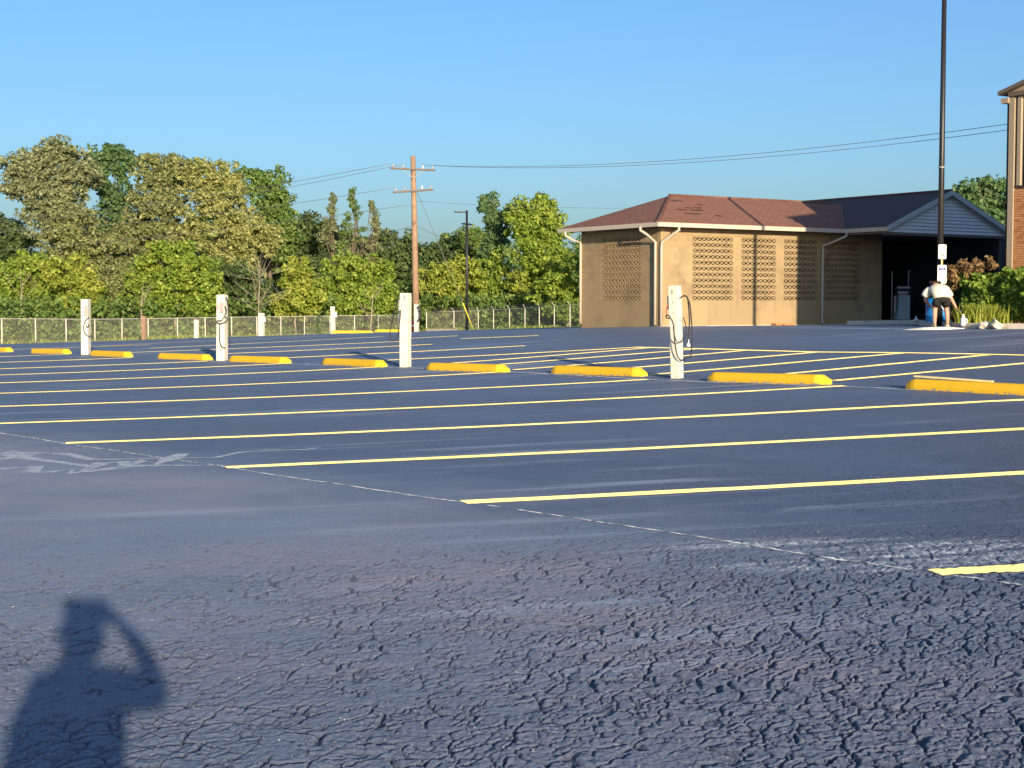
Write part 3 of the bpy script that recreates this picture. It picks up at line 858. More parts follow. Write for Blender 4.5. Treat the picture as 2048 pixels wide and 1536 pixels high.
for sg, xe in ((-1, -ro), (1, LBW+ro)):
    MB().prism([(xe,-.26,ETOP+.02),(xe,-.26,ETOP+.12),(xr,-.26,ETOP+.18+RS*(xr+ro)),(xr,-.26,ETOP+.06+RS*(xr+ro))], (0,dep+.4,0)).build('roof', 'brown_steel', BR)
MB().box((1.1, 1.2, ETOP+.5), (LBW-1, dep-1, ETOP+3.4)).build('added_shade_block', 'brown_steel', BR)  # added box out of view, there only to shade the canopy roof
MB().prism([(-.24,-.1,ETOP-.19),(-.02,-.1,ETOP-.19),(-.02,-.1,ETOP-.05),(-.26,-.1,ETOP-.05)], (0,dep-.2,0)).build('gutter', 'tan_steel', BR)
MB().box((-.135,.03,.0),(-.021,.17,ETOP-.20)).box((-.14,.025,BZT),(-.0215,.175,BZT+.05)).build('downspout', 'dark_steel', BR)

# ------------------------------------------------------------------ posts, cords, wheel stops
def post(px, py, d, w, h, yaw, lean, label, group=None, ty='post_paint'):
    p = at(px, py, d); p.z = gz(p.x, p.y) - .15
    e = empty('wooden_post', p, yaw)
    e.rotation_euler = (lean[1], lean[0], yaw)
    tag(e, label, 'post', group)
    rr = random.Random(px)
    n = 7; vs = []; fs = []
    for i in range(n):
        z = h * i / (n-1) + (.15 if i else 0)
        for k, (sx, sy) in enumerate(((-1,-1),(1,-1),(1,1),(-1,1))):
            vs.append((sx*w/2 + rr.uniform(-.004,.004), sy*w/2 + rr.uniform(-.004,.004), z + (rr.uniform(-.008,.008) if i == n-1 else 0)))
    for i in range(n-1):
        for k in range(4): fs.append((i*4+k, i*4+(k+1)%4, i*4+4+(k+1)%4, i*4+4+k))
    fs += [(3,2,1,0), ((n-1)*4, (n-1)*4+1, (n-1)*4+2, (n-1)*4+3)]
    MB().add(vs, fs).build('timber', ty, e, False, .006)
    return e
def text_mark(parent, s, size, loc, rot, mat='number_paint'):
    c = bpy.data.curves.new('t', 'FONT'); c.body = s; c.size = size; c.extrude = .0015; c.offset = .006; c.align_x = 'CENTER'
    o = bpy.data.objects.new('tmp', c); COL.objects.link(o)
    dg = bpy.context.evaluated_depsgraph_get(); m = bpy.data.meshes.new_from_object(o.evaluated_get(dg)); bpy.data.objects.remove(o)
    q = bpy.data.objects.new('number_mark', m); m.materials.clear(); m.materials.append(MATS[mat]); COL.objects.link(q); q.parent = parent; q.location = loc; q.rotation_euler = rot
    return q
def box_on(parent, name, lo, hi, mat): return MB().box(lo, hi).build(name, mat, parent, False, .005)
def smooth_pts(pts, n=5):
    P = [Vector(p) for p in pts]; out = []
    for i in range(len(P)-1):
        a, b, c, d = P[max(i-1,0)], P[i], P[i+1], P[min(i+2,len(P)-1)]
        for k in range(n):
            t = k / n
            out.append(.5*((2*b) + (c-a)*t + (2*a-5*b+4*c-d)*t*t + (3*b-a-3*c+d)*t**3))
    out.append(P[-1]); return out
def cord(name, pxs, d, r, label, mat='cord'):
    pts = [at(p[0], p[1], d + (p[2] if len(p) > 2 else 0)) for p in pxs]
    o = pts[0].copy()
    ob = MB().tube([p - o for p in smooth_pts(pts)], r, 6).build(name, mat, None, True); ob.location = o
    return tag(ob, label, 'cord') if label else ob

P4 = post(1355, 757, 26.1, .168, 1.62, R(-38), (R(-2.2), 0), 'leaning white timber post with a painted number 4', 'timber hook-up posts beside the wheel stops')
text_mark(P4, '4', .21, (-.085, .02, 1.42), (R(90), 0, R(-90)))
box_on(P4, 'outlet_box', (-.135, -.05, 1.36), (-.086, .05, 1.60), 'galvanised')
box_on(P4, 'nail_plate', (-.012, -.092, 1.63), (.004, -.085, 1.70), 'gray_wood')
for z in (.55, .78, 1.02, 1.28, 1.46): box_on(P4, 'bolt_hole', (-.006, -.0875, z), (.006, -.0845, z+.03), 'gray_wood')
P5 = post(811, 734.5, 32.4, .19, 1.60, R(-22), (R(.3), 0), 'upright white timber post with a painted number 5', 'timber hook-up posts beside the wheel stops')
text_mark(P5, '5', .20, (-.0965, .03, 1.50), (R(90), 0, R(-90)))
box_on(P5, 'outlet_box', (-.145, -.045, 1.36), (-.097, .055, 1.60), 'white_plastic')
box_on(P5, 'outlet_box', (-.145, -.045, 1.08), (-.097, .055, 1.32), 'white_plastic')
box_on(P5, 'nail_plate', (.02, -.101, 1.62), (.036, -.096, 1.71), 'gray_wood')
P6 = post(444, 721, 37.6, .215, 1.66, R(-14), (R(.8), 0), 'white timber post with a grey patch and cord looped round it', 'timber hook-up posts beside the wheel stops')
box_on(P6, 'grey_patch', (-.09, -.112, 1.42), (-.03, -.1085, 1.58), 'galvanised')
box_on(P6, 'outlet_box', (.0, -.150, 1.36), (.09, -.109, 1.62), 'pump_trim')
P7 = post(172, 708.5, 43.6, .215, 1.62, R(-6), (R(.5), 0), 'plain white timber post with a small outlet box and hanging cord', 'timber hook-up posts beside the wheel stops')
box_on(P7, 'outlet_box', (.0, -.145, 1.28), (.10, -.109, 1.58), 'pump_trim')
far_posts = [(667, 667.5, 86, .20, 'white', 55), (523, 672.5, 98, .30, 'white', 47), (393, 677, 101, .24, 'white', 43), (288, 680.5, 97, .24, 'tan', 49), (833, 663, 80, .20, 'white', 55)]
labs = ['white timber post with outlet box standing before the chain-link fence', 'short thick white post with a darker edge before the chain-link fence',
        'weathered grey-white post with dark top before the chain-link fence', 'bare pinkish tan timber post before the chain-link fence', 'white post with a cord beside the utility pole']
for (px, py, d, w, kind, hpx), lb in zip(far_posts, labs):
    q = post(px, py, d, w, hpx * d / F, R(-20), (R(-1.5 if px == 667 else .5), 0), lb, 'timber hook-up posts along the fence', 'post_paint' if kind == 'white' else 'pole_wood')
    if px in (667, 523): box_on(q, 'outlet_box', (w/2, -.1, 1.1), (w/2+.12, .1, 1.4), 'white_plastic')
    if px == 393: box_on(q, 'weathered_cap', (-w/2-.01, -w/2-.01, hpx*d/F+.0), (w/2+.01, w/2+.01, hpx*d/F+.18), 'gray_wood')
    if px == 833: cord('hanging_cord', [(836,612),(841,622),(841,634),(836,642)], 79.6, .05, 'dark cord hanging on the white post by the utility pole')
# cords
dz = -.16
cord('hanging_cord', [(1362,594,-.12),(1372,593,-.1),(1379,606,-.08),(1382,630,-.05),(1384,660,-.05),(1384,690,-.1),(1381,712,-.1),(1372,716,-.12),(1364,721,-.2),(1356,714,-.2),(1351,695,-.2),(1348,665,-.19),(1347,650,-.19),(1342,638,-.2),(1334,636,-.17),(1332,632,-.15),(1336,630,-.17),(1341,635,-.2)], 26.1, .011, 'dark cord looped low around the leaning post numbered four')
cord('hanging_cord', [(1366,591,-.1),(1374,594,-.1),(1377,612,-.05),(1379,645,-.05),(1377,672,-.08),(1376,684,-.1)], 26.1, .013, 'short dark cord with a white plug end hanging from the leaning post')
o = MB().lathe([(.0,0),(.028,.006),(.034,.03),(.026,.055),(.012,.075),(.010,.13)], 12).build('cord_plug', 'cord_plug', None, True); o.location = at(1377, 694, 26.0); tag(o, 'round white plug end hanging beside the post numbered four', 'plug')
cord('hanging_cord', [(1366,634,-.1),(1371,648,-.08),(1373,662,-.06),(1370,674,-.1),(1362,684,-.2),(1354,683,-.2),(1349,672,-.2),(1347,655,-.19)], 26.1, .009, 'thin dark cord looped at mid height round the leaning post')
cord('hanging_cord', [(1338,607,-.1),(1334,614,-.08),(1333,626,-.08),(1333,634,-.08)], 26.1, .008, 'short reddish cord bowed off the left of the leaning post', 'red_paint')
cord('hanging_cord', [(797,594,-.1),(791,615,-.05),(785,640,-.03),(780,665,0),(781,678,0),(787,681,0),(793,677,0),(797,662,-.03),(800,640,-.06),(801,620,-.1)], 32.4, .012, 'long black cord hanging in a narrow loop beside the post numbered five')
cord('hanging_cord', [(452,594,-.15),(456,605,-.15),(458,625,-.1),(459,655,-.05),(460,680,-.03),(459,692,-.05)], 37.6, .012, 'dark cord hanging straight down behind the looped post')
cord('hanging_cord', [(449,612,-.19),(453,622,-.19),(449,632,-.2),(443,641,-.2),(436,641,-.2),(434,645,-.19),(442,647,-.2),(452,643,-.2),(456,636,-.17),(450,634,-.2)], 37.6, .012, 'dark cord tied round the middle of the looped post')
cord('hanging_cord', [(440,648,-.19),(439,672,-.19),(441,688,-.19),(446,695,-.19),(451,695,-.19)], 37.6, .011, 'thin cord hanging in a long bow down the looped post')
cord('hanging_cord', [(178,634,-.19),(170,643,-.19),(167,655,-.19),(169,665,-.19),(176,672,-.19),(182,671,-.17),(186,660,-.1),(186,645,-.1)], 43.6, .012, 'dark cord looped on the post with the small outlet box')
cord('hanging_cord', [(172,650,-.2),(175,655,-.2),(178,648,-.2)], 43.6, .012, 'small cord bight above the loop on the outlet box post')

# wheel stops
def stop_mesh(L=2.35):
    h, b, t = .155, .115, .085
    xs = [(-L/2, .62, .55), (-L/2+.10, .9, .93), (-L/2+.16, 1, 1), (L/2-.24, 1, 1), (L/2-.14, .94, .96), (L/2, .66, .50)]
    vs = []; fs = []
    for x, sy, sz in xs:
        vs += [(x,-b*sy,0),(x,-b*sy,h*.35*sz),(x,-t*sy,h*.93*sz),(x,-t*sy*.8,h*sz),(x,t*sy*.8,h*sz),(x,t*sy,h*.93*sz),(x,b*sy,h*.35*sz),(x,b*sy,0)]
    for i in range(len(xs)-1):
        for k in range(7): fs.append((i*8+k, i*8+k+1, i*8+9+k, i*8+8+k))
        fs.append((i*8+7, i*8, i*8+8, i*8+15))
    fs += [tuple(range(8)), tuple(range(40, 48))[::-1]]
    return MB().add(vs, fs).mesh('bar')
sm = stop_mesh(); sm.materials.append(MATS['paint_yellow'])
em = MB().add([(L, y, z) for L, s1, s2 in ((2.35/2-.215, 1.02, 1.012), (2.35/2-.14, .965, .972), (2.35/2+.003, .68, .515)) for y, z in
              ((-.115*s1,0.002),(-.115*s1,.054*s2),(-.085*s1,.144*s2),(-.068*s1,.155*s2),(.068*s1,.155*s2),(.085*s1,.144*s2),(.115*s1,.054*s2),(.115*s1,0.002))],
              [(i*8+k, i*8+k+1, i*8+9+k, i*8+8+k) for i in range(2) for k in range(7)] + [tuple(range(16, 24))[::-1]]).mesh('painted_end'); em.materials.append(MATS['paint_yellow_end'])
stops = [((1832,780),(2092,794)), ((1423,764),(1656,771)), ((1107,747),(1291,756)), ((862,740),(1011,747)), ((646,730.5),(772,735)), ((463,724),(577,728.5)),
         ((322,718.5),(418,722)), ((183,713),(263,715.5)), ((66,707.5),(138,709)), ((-46,704),(28,705.5)), ((-140,701),(-72,702))]
sl_ = ['yellow wheel stop with a pale stick lying on it', 'yellow wheel stop with chipped lower edge just right of the post numbered four', 'yellow wheel stop just left of the post numbered four',
       'yellow wheel stop just right of the post numbered five', 'yellow wheel stop just left of the post numbered five', 'yellow wheel stop beside the post with the grey patch',
       'yellow wheel stop between the grey-patch post and the plain post', 'yellow wheel stop touching the foot of the plain post with small outlet box', 'yellow wheel stop next beyond the plain post with small outlet box',
       'yellow wheel stop second beyond the plain post with small outlet box', 'yellow wheel stop third beyond the plain post with small outlet box']
STOPS = []
for (a, b), lb in zip(stops, sl_):
    A, B = G(*a), G(*b); c = (A + B) / 2; dv = (B - A)
    print('stop len', round(dv.length, 2), 'ang', round(math.degrees(math.atan2(dv.y, dv.x)), 1), 'at', round(c.x,1), round(c.y,1))
    STOPS.append((c, math.atan2(dv.y, dv.x), dv.length, lb))
# the row is regular: same heading for all, each at its stall
hd = float(np.median([s_[1] for s_ in STOPS[:7]]))
hd0 = hd
for c, an, L, lb in STOPS:
    hd = hd0 + R(random.Random(lb).uniform(-2.5, 2.5))
    e = empty('wheel_stop', Vector((c.x, c.y, float(lotz(c.x, c.y)) - .002)), hd)
    gxs = (gz(c.x + math.cos(hd), c.y + math.sin(hd)) - gz(c.x - math.cos(hd), c.y - math.sin(hd))) / 2
    e.rotation_euler = (0, -math.atan(gxs), hd)
    tag(e, lb, 'wheel stop', 'yellow wheel stops in the post row')
    link('bar', sm, None, e); link('painted_end', em, None, e)
for (px, py, d), lb in (((705, 667.5, 84), 'far yellow wheel stop before the fence, beside a white post'), ((792, 665.5, 82), 'far yellow wheel stop before the fence, beside the utility pole')):
    p = at(px, py, d); p.z = gz(p.x, p.y) + .014
    e = empty('wheel_stop', p, R(-6)); tag(e, lb, 'wheel stop', 'yellow wheel stops by the fence'); link('bar', sm, None, e); link('painted_end', em, None, e)
c, an, L, _ = STOPS[0]
o = MB().box((-.62,-.035,0),(.62,.035,.028)).build('loose_stick', 'plank', None, False, .004)
o.location = Vector((c.x,c.y,gz(c.x,c.y)+.155+.016)) + Vector((math.cos(hd), math.sin(hd), 0)) * -.42
o.rotation_euler = (0, R(1.5), hd + R(3)); tag(o, 'pale yellow wooden stick lying along the top of a wheel stop', 'stick')

# ------------------------------------------------------------------ utility pole, lamps, wires
UD = 84.0
ub = at(833, 663, UD); ub.z = gz(ub.x, ub.y)
ut = at(826, 312, UD)
UP = empty('utility_pole', ub); tag(UP, 'brown wooden utility pole with two crossarms beside the fence', 'utility pole')
tp = ut - ub
MB().tube([Vector((0,0,-.4)), tp*.5 + Vector((0,0,0)), tp], [.20, .165, .135], 14).build('pole', 'pole_wood', UP, True)
CA = Vector((math.cos(R(28)), math.sin(R(28)), 0))
def xarm(z, L, tilt, off):
    c = tp * (z / tp.z) + off
    a, b = c - CA*L/2 - Vector((0,0,tilt)), c + CA*L/2 + Vector((0,0,tilt))
    arm = MB().tube([a, b], .065, 6).build('crossarm', 'gray_wood', UP)
    return arm, a, b
arm1, a1, b1 = xarm(tp.z - .75, 2.7, .0, Vector((0,-.2,0))); arm2, a2, b2 = xarm(tp.z - 1.95, 2.4, .12, Vector((0,-.2,0)))
for arm, a, b in ((arm1, a1, b1), (arm2, a2, b2)):
    for t in (.06, .28, .72, .94):
        p = a.lerp(b, t) + Vector((0,0,.06))
        ins = MB().lathe([(.03,0),(.045,.04),(.035,.09),(.055,.12),(.03,.19),(.0,.2)], 8).build('insulator', 'white_plastic' if t == .72 else 'galvanised', arm, True); ins.location = p
for q in (a1, b1):
    MB().tube([tp*((tp.z-1.25)/tp.z) + Vector((0,-.17,0)), q.lerp(tp*((tp.z-.75)/tp.z) + Vector((0,-.2,0)), .45)], .02, 5).build('brace', 'galvanised', UP)
gA = G(948, 661); gA = Vector((at(948,661,UD+4).x, UD+4, 0)); gA.z = gz(gA.x, gA.y)
def sag(a, b, s, n=24):
    return [a.lerp(b, i/n) - Vector((0,0, s*4*(i/n)*(1-i/n))) for i in range(n+1)]
def cable(name, a, b, s, r, label, mat='wire', cat='cable'):
    o = MB().tube([p - a for p in sag(a, b, s)], r, 5).build(name, mat, None, True); o.location = a
    return tag(o, label, cat)
W0 = ub
cable('power_cable', W0 + b1.lerp(a1,.06) + Vector((0,0,.26)), at(2400, 190, 46), .75, .011, 'upper power cable running from the pole crossarm over the garage')
cable('power_cable', W0 + b1.lerp(a1,.28) + Vector((0,0,.26)), at(2400, 203, 48), .85, .011, 'lower power cable of the pair running over the garage')
cable('power_cable', W0 + tp*((tp.z-2.5)/tp.z) + Vector((.15,-.1,0)), at(2400, 335, 60), .9, .008, 'thin low cable running from the pole behind the garage roof')
cable('power_cable', W0 + a1 + Vector((0,0,.26)), at(-260, 444, 120), .9, .015, 'top cable running from the pole past the tall silvery tree')
cable('power_cable', W0 + a1.lerp(b1,.28) + Vector((0,0,.26)), at(-260, 440, 124), 1.25, .014, 'second cable running from the pole past the tall trees')
cable('power_cable', W0 + a2 + Vector((0,0,.26)), at(-260, 462, 118), .9, .014, 'crossarm cable running low across the woodland')
cable('power_cable', W0 + tp*((tp.z-2.7)/tp.z) + Vector((-.15,-.1,0)), at(-260, 514, 116), .5, .014, 'lowest cable sagging across the woodland trees')
cable('service_cable', W0 + tp*((tp.z-3.9)/tp.z) + Vector((.15,-.1,0)), at(985, 503, 130), .25, .012, 'short service cable dropping from the pole to the trees')
cable('service_cable', W0 + tp*((tp.z-3.9)/tp.z) + Vector((-.15,-.1,0)), at(640, 482, 130), .25, .012, 'service cable leading from the pole into the woodland')
gt = W0 + tp*((tp.z-1.8)/tp.z) + Vector((.12,-.05,0))
cable('guy_wire', gt, gA, 0, .016, 'straight guy wire bracing the utility pole to the ground')
o = MB().tube([Vector((0,0,-.1)), (gt-gA)*(1.9/(gt-gA).length)], .032, 8).build('guy_guard', 'guy_guard', None, True); o.location = gA; tag(o, 'yellow guard sleeve on the foot of the guy wire', 'guard')
# red and white marker at the pole's foot
p = at(824.5, 662, 81.5); p.z = gz(p.x, p.y)
o = empty('fire_hydrant', p); tag(o, 'small red hydrant with a white band at the foot of the utility pole', 'hydrant')
MB().lathe([(.17,0),(.17,.05),(.12,.07),(.12,.30)], 14).build('barrel', 'red_paint', o, True)
MB().lathe([(.125,.301),(.125,.40)], 14).build('band', 'white_plastic', o, True)
MB().lathe([(.13,.401),(.14,.45),(.12,.55),(.05,.62),(.03,.68)], 14).build('bonnet', 'red_paint', o, True)
MB().tube([(-.2,0,.35),(.2,0,.35)], .05, 10).build('nozzle_cap', 'red_paint', o, True)

def lamp(px, pyb, d, top, label, arms, r=(.085,.055)):
    b = at(px, pyb, d); b.z = gz(b.x, b.y)
    e = empty('street_lamp', b); tag(e, label, 'street lamp')
    MB().tube([(0,0,-.3),(0,0,top*.5),(0,0,top)], [r[0], (r[0]+r[1])/2, r[1]], 14).build('pole', 'dark_metal', e, True)
    MB().box((-.17,-.17,-.2),(.17,.17,.03)).build('base_plate', 'dark_metal', e)
    for z, ax, ay, L in arms:
        v = Vector((ax, ay, 0)).normalized()
        MB().tube([Vector((0,0,z)), v*.25 + Vector((0,0,z+.01))], .03, 8).build('arm', 'dark_metal', e, True)
        h = MB().box((.2,-.14,-.035),(L,.14,.035)).box((.28,-.11,-.052),(L-.05,.11,-.0355)).build('lamp_head', 'dark_metal', e, False, .01)
        h.location = (0,0,z); h.rotation_euler = (0, R(-3), math.atan2(v.y, v.x))
    return e
lamp(934, 661, 96, at(934,421,96).z - at(934,661,96).z, 'slim black street lamp with side heads before the woodland', [(at(934,425,96).z - at(934,661,96).z, -1, -.25, .8), (at(934,449,96).z - at(934,661,96).z, -.4, -1, .55), (at(934,449,96).z - at(934,661,96).z, .4, 1, .55)], (.10,.07))
PL = lamp(1878.5, 652, 40.7, 9.6, 'tall black lamp pole behind the accessible parking sign', [(9.55, -1, -.3, .9), (9.55, 1, .3, .9)], (.088, .06))
MB().tube([(0,0,4.28),(0,0,4.31)], .088, 14).build('pole_band', 'galvanised', PL, True)
# ------------------------------------------------------------------ chain-link fences
def resample(pts, step):
    P = [Vector((x, y, 0)) for x, y in pts]; out = [P[0]]; rem = step
    for a, b in zip(P[:-1], P[1:]):
        L = (b - a).length; t = rem
        while t <= L: out.append(a.lerp(b, t/L)); t += step
        rem = t - L
    return out
def fence(pts, h, label, arms):
    P = resample(pts, 3.05)
    for p in P: p.z = gz(p.x, p.y) - .02
    e = empty('chain_link_fence', P[0]); tag(e, label, 'fence')
    pm = MB().tube([(0,0,-.3),(0,0,h+.04)], .042, 8).mesh('post', True); pm.materials.append(MATS['fence_post'])
    am = MB().tube([(0,0,0),(.0,-.25,.27)], .022, 6).mesh('barb_arm', True); am.materials.append(MATS['fence_post'])
    for i, p in enumerate(P):
        o = link('post', pm, None, e, p - P[0])
        if arms: link('barb_arm', am, None, o, (0,0,h+.03), R(random.Random(i).uniform(-70, -20)))
    MB().tube([p - P[0] + Vector((0,0,h)) for p in P], .028, 6).build('top_rail', 'fence_post', e, True)
    vs = []; 
    for p in P: vs += [p - P[0] + Vector((0,.03,.03)), p - P[0] + Vector((0,.03,h-.03))]
    MB().add(vs, [(2*i, 2*i+2, 2*i+3, 2*i+1) for i in range(len(P)-1)]).build('mesh_fabric', 'chain_link', e)
    if arms:
        for k in range(3):
            MB().tube([p - P[0] + Vector((.06+.05*k,-.02,h+.12+.09*k)) for p in P], .008, 4).build('barbed_wire', 'wire', e)
fence(FENCE_L, 1.55, 'long low chain-link fence with a top rail along the grass', False)
fence(FENCE_R, 1.75, 'taller chain-link fence with angled barbed-wire arms by the garage', True)
# kerb stub at lot's far corner
a, b = at(853, 662.5, 128), at(915, 661, 124)
o = MB().prism([Vector((a.x,a.y,gz(a.x,a.y)-.1)), Vector((b.x,b.y,gz(b.x,b.y)-.1)), Vector((b.x,b.y+.4,gz(b.x,b.y)-.1)), Vector((a.x,a.y+.4,gz(a.x,a.y)-.1))], (0,0,.32)).build('kerb', 'concrete'); tag(o, kind='structure')

# ------------------------------------------------------------------ planted island beside the sign
def poly_ground(pts, lo, hi):
    return [Vector((x, y, 0)) for x, y in pts]
IZ = .11
isl = [at(1912,655,39.4), at(1935,656,38.4), at(2048,656,37.0), at(2300,656,35.0), at(2300,640,44), at(2003,640,45.0), at(1850,645,45.2), at(1848,648,42.0), at(1899,652,40.6)]
bed = MB(); n = len(isl)
top = [Vector((p.x, p.y, gz(p.x, p.y) + IZ - .03)) for p in isl]
bed.prism([p - Vector((0,0,.4)) for p in top], (0,0,.4)); tag(bed.build('planting_bed', 'soil'), kind='structure')
def kerb(pts, w, h, mat, name='kerb', taper=False):
    P = smooth_pts([Vector((p.x, p.y, 0)) for p in pts], 4); vs = []; fs = []
    for i, p in enumerate(P):
        t = (P[min(i+1,len(P)-1)] - P[max(i-1,0)]).normalized(); nrm = Vector((-t.y, t.x, 0))
        z = gz(p.x, p.y)
        for s1, zz in ((-.5,-.15),(-.5,h-.02),(-.42,h),(.42,h),(.5,h-.02),(.5,-.15)):
            tp_ = min(1, .15 + 2.6*i/len(P), .2 + 3*(len(P)-1-i)/len(P)) if taper else 1
            q = p + nrm*(w*s1*tp_); vs.append((q.x, q.y, z + (zz*tp_ if zz > 0 else zz)))
    for i in range(len(P)-1):
        for k in range(5): fs.append((i*6+k, i*6+k+1, i*6+7+k, i*6+6+k))
    fs += [tuple(range(6)), tuple(range(len(P)*6-6, len(P)*6))[::-1]]
    o = MB().add(vs, fs).build(name, mat); tag(o, kind='structure'); return o
kerb([at(1930,655,38.3), at(1985,656,37.5), at(2048,656,36.8), at(2300,656,34.8)], .18, .14, 'concrete')
kerb([at(1846,650,45.0), at(1846,651,42.2), at(1897,652,40.4), at(1912,654,39.4), at(1930,655,38.5)], .16, .125, 'concrete')
kerb([at(1806,658,38.5), at(1850,659,38.1), at(1885,659,37.9), at(1930,658,37.9)], .30, .075, 'white_kerb', 'painted_kerb', True)
kerb([at(1704,650,47.6), at(1780,651,46.4), at(1848,651,45.0)], .50, .14, 'concrete')
# stones
def stone(px, py, d, w, h, dep, label, seed, point=0):
    rr = random.Random(seed); p = at(px, py, d)
    m = bpy.data.meshes.new('boulder'); bm = bmesh.new(); bmesh.ops.create_icosphere(bm, subdivisions=3, radius=1)
    for v in bm.verts:
        c = v.co; k = 1 + .18*math.sin(3.1*c.x+seed) * math.cos(2.7*c.y+seed*2) + .12*math.sin(5*c.z + 4*c.x + seed) + rr.uniform(-.03,.03)
        z = c.z; c *= k
        if point and z > 0: c.x = c.x*(1-z*.75) - .45*z*point; c.z *= 1.25
        c.x *= w/2; c.y *= dep/2; c.z = c.z*h/2
    bm.to_mesh(m); bm.free()
    o = link('boulder', m, 'rock'); o.location = (p.x, p.y, gz(p.x, p.y) + h*.42); return tag(o, label, 'rock')
stone(1969, 655, 37.4, .27, .22, .26, 'low rounded pale boulder on the planting bed edge', 2)
stone(1995, 656, 37.1, .36, .24, .28, 'pointed pale boulder next to the rounded one', 5, 1)
stone(1951, 655, 37.8, .12, .10, .14, 'small pale stone beside the rounded boulder', 8)
stone(1897, 655, 37.95, .11, .11, .11, 'white lump of stone on the painted kerb', 11)
# white jugs
def jug(px, py, d, s, label, zoff=0):
    p = at(px, py, d); z = gz(p.x, p.y) + zoff
    e = empty('white_jug', (p.x, p.y, z)); tag(e, label, 'jug')
    MB().lathe([(.055*s,0),(.062*s,.01),(.062*s,.15*s),(.05*s,.19*s),(.024*s,.225*s),(.022*s,.24*s)], 14).build('bottle', 'white_plastic', e, True)
    MB().lathe([(.026*s,.2405*s),(.026*s,.27*s),(.02*s,.275*s)], 12).build('cap', 'white_plastic', e, True)
    MB().tube([(.055*s,0,.17*s),(.095*s,0,.15*s),(.095*s,0,.07*s),(.06*s,0,.05*s)], .011*s, 6).build('handle', 'white_plastic', e, True)
pj = at(1832, 647, 45.6)
jug(1832, 647, 45.6, .95, 'white jug standing on the kerb left of the man', 0)
jug(1926, 657, 37.95, 1.05, 'white jug standing on the painted kerb below the man\'s hand', .09)
# blue barrel
p = at(1876, 647, 41.6); p.z = gz(p.x, p.y) + IZ - .04
e = empty('blue_barrel', p); tag(e, 'bright blue plastic barrel behind the bending man', 'barrel')
MB().lathe([(.29,0),(.325,.02),(.33,.05),(.33,.20),(.345,.215),(.345,.245),(.33,.26),(.33,.46),(.345,.475),(.345,.505),(.33,.52),(.325,.64),(.30,.67)], 28).build('drum', 'blue_plastic', e, True)
MB().lathe([(.30,.671),(.31,.68),(.31,.695),(.28,.70)], 28).build('lid_ring', 'blue_plastic', e, True)
# accessible parking sign
p = at(1882, 655, 40.5); p.z = gz(p.x, p.y)
SG = empty('parking_sign', p, R(14)); tag(SG, 'white accessible parking sign with two panels mounted on the lamp pole', 'sign')
zt, zb1, zt2, zb2 = [at(1882, y, 40.5).z - p.z for y in (489, 518, 530, 567)]
MB().box((-.024,.0,zb2-.09),(-.016,.03,zt-.03)).box((.016,.0,zb2-.09),(.024,.03,zt-.03)).box((-.0155,.02,zb2-.09),(.0155,.03,zt-.03)).build('mounting_rail', 'plank', SG)
for zz in (zb2+.15, zb1+.18): MB().box((-.05,.031,zz),(.01,.16,zz+.03)).build('bracket', 'galvanised', SG)
def panel(w, z0, z1, name):
    r = .03; pts = []
    for cx, cz, a0 in ((w/2-r, z1-r, 0), (-w/2+r, z1-r, 90), (-w/2+r, z0+r, 180), (w/2-r, z0+r, 270)):
        pts += [(cx + r*math.cos(R(a0+t)), -.012, cz + r*math.sin(R(a0+t))) for t in (0, 30, 60, 90)]
    return MB().prism(pts, (0,.009,0)).build(name, 'sign_white', SG)
pa = panel(.235, zb1, zt, 'upper_panel'); pl = panel(.265, zb2, zt2, 'lower_panel')
# access symbol: framed seated figure with wheel
zc = zb1 + .115
sy = MB()
for lo, hi in (((-.050,zc-.066),(.050,zc-.055)), ((-.050,zc+.055),(.050,zc+.066)), ((-.050,zc-.0549),(-.039,zc+.0549)), ((.039,zc-.0549),(.050,zc+.0549))):
    sy.box((lo[0],-.0145,lo[1]),(hi[0],-.0125,hi[1]))
ringp = [(.026*math.cos(R(a))-.002, -.0138, zc-.02+.026*math.sin(R(a))) for a in range(-60, 215, 20)]
sy.tube(ringp, .008, 5)
sy.tube([(-.008,-.0138,zc+.022),(-.005,-.0138,zc-.002),(.017,-.0138,zc-.004),(.028,-.0138,zc-.030)], .009, 5)
sy.lathe([(.0,-.009),(.008,-.004),(.009,.0),(.008,.004),(.0,.009)], 8, (-.010,-.0135,zc+.035))
sy.build('access_symbol', 'sign_black', pa)
MB().box((-.105,-.0145,zt2-.145),(.105,-.0125,zt2-.065)).build('blue_band', 'sign_blue', pl)
MB().box((-.045,-.0165,zt2-.112),(-.008,-.0146,zt2-.098)).box((.004,-.0165,zt2-.112),(.05,-.0146,zt2-.098)).build('band_lettering', 'sign_white', pl)
lt = MB()
for k, (z, w) in enumerate(((.170,.20),(.190,.13),(.215,.17),(.240,.06),(.268,.12),(.295,.16))): lt.box((-w/2,-.0145,zt2-z-.011),(w/2,-.0125,zt2-z))
lt.build('faded_lettering', 'sign_grey', pl)

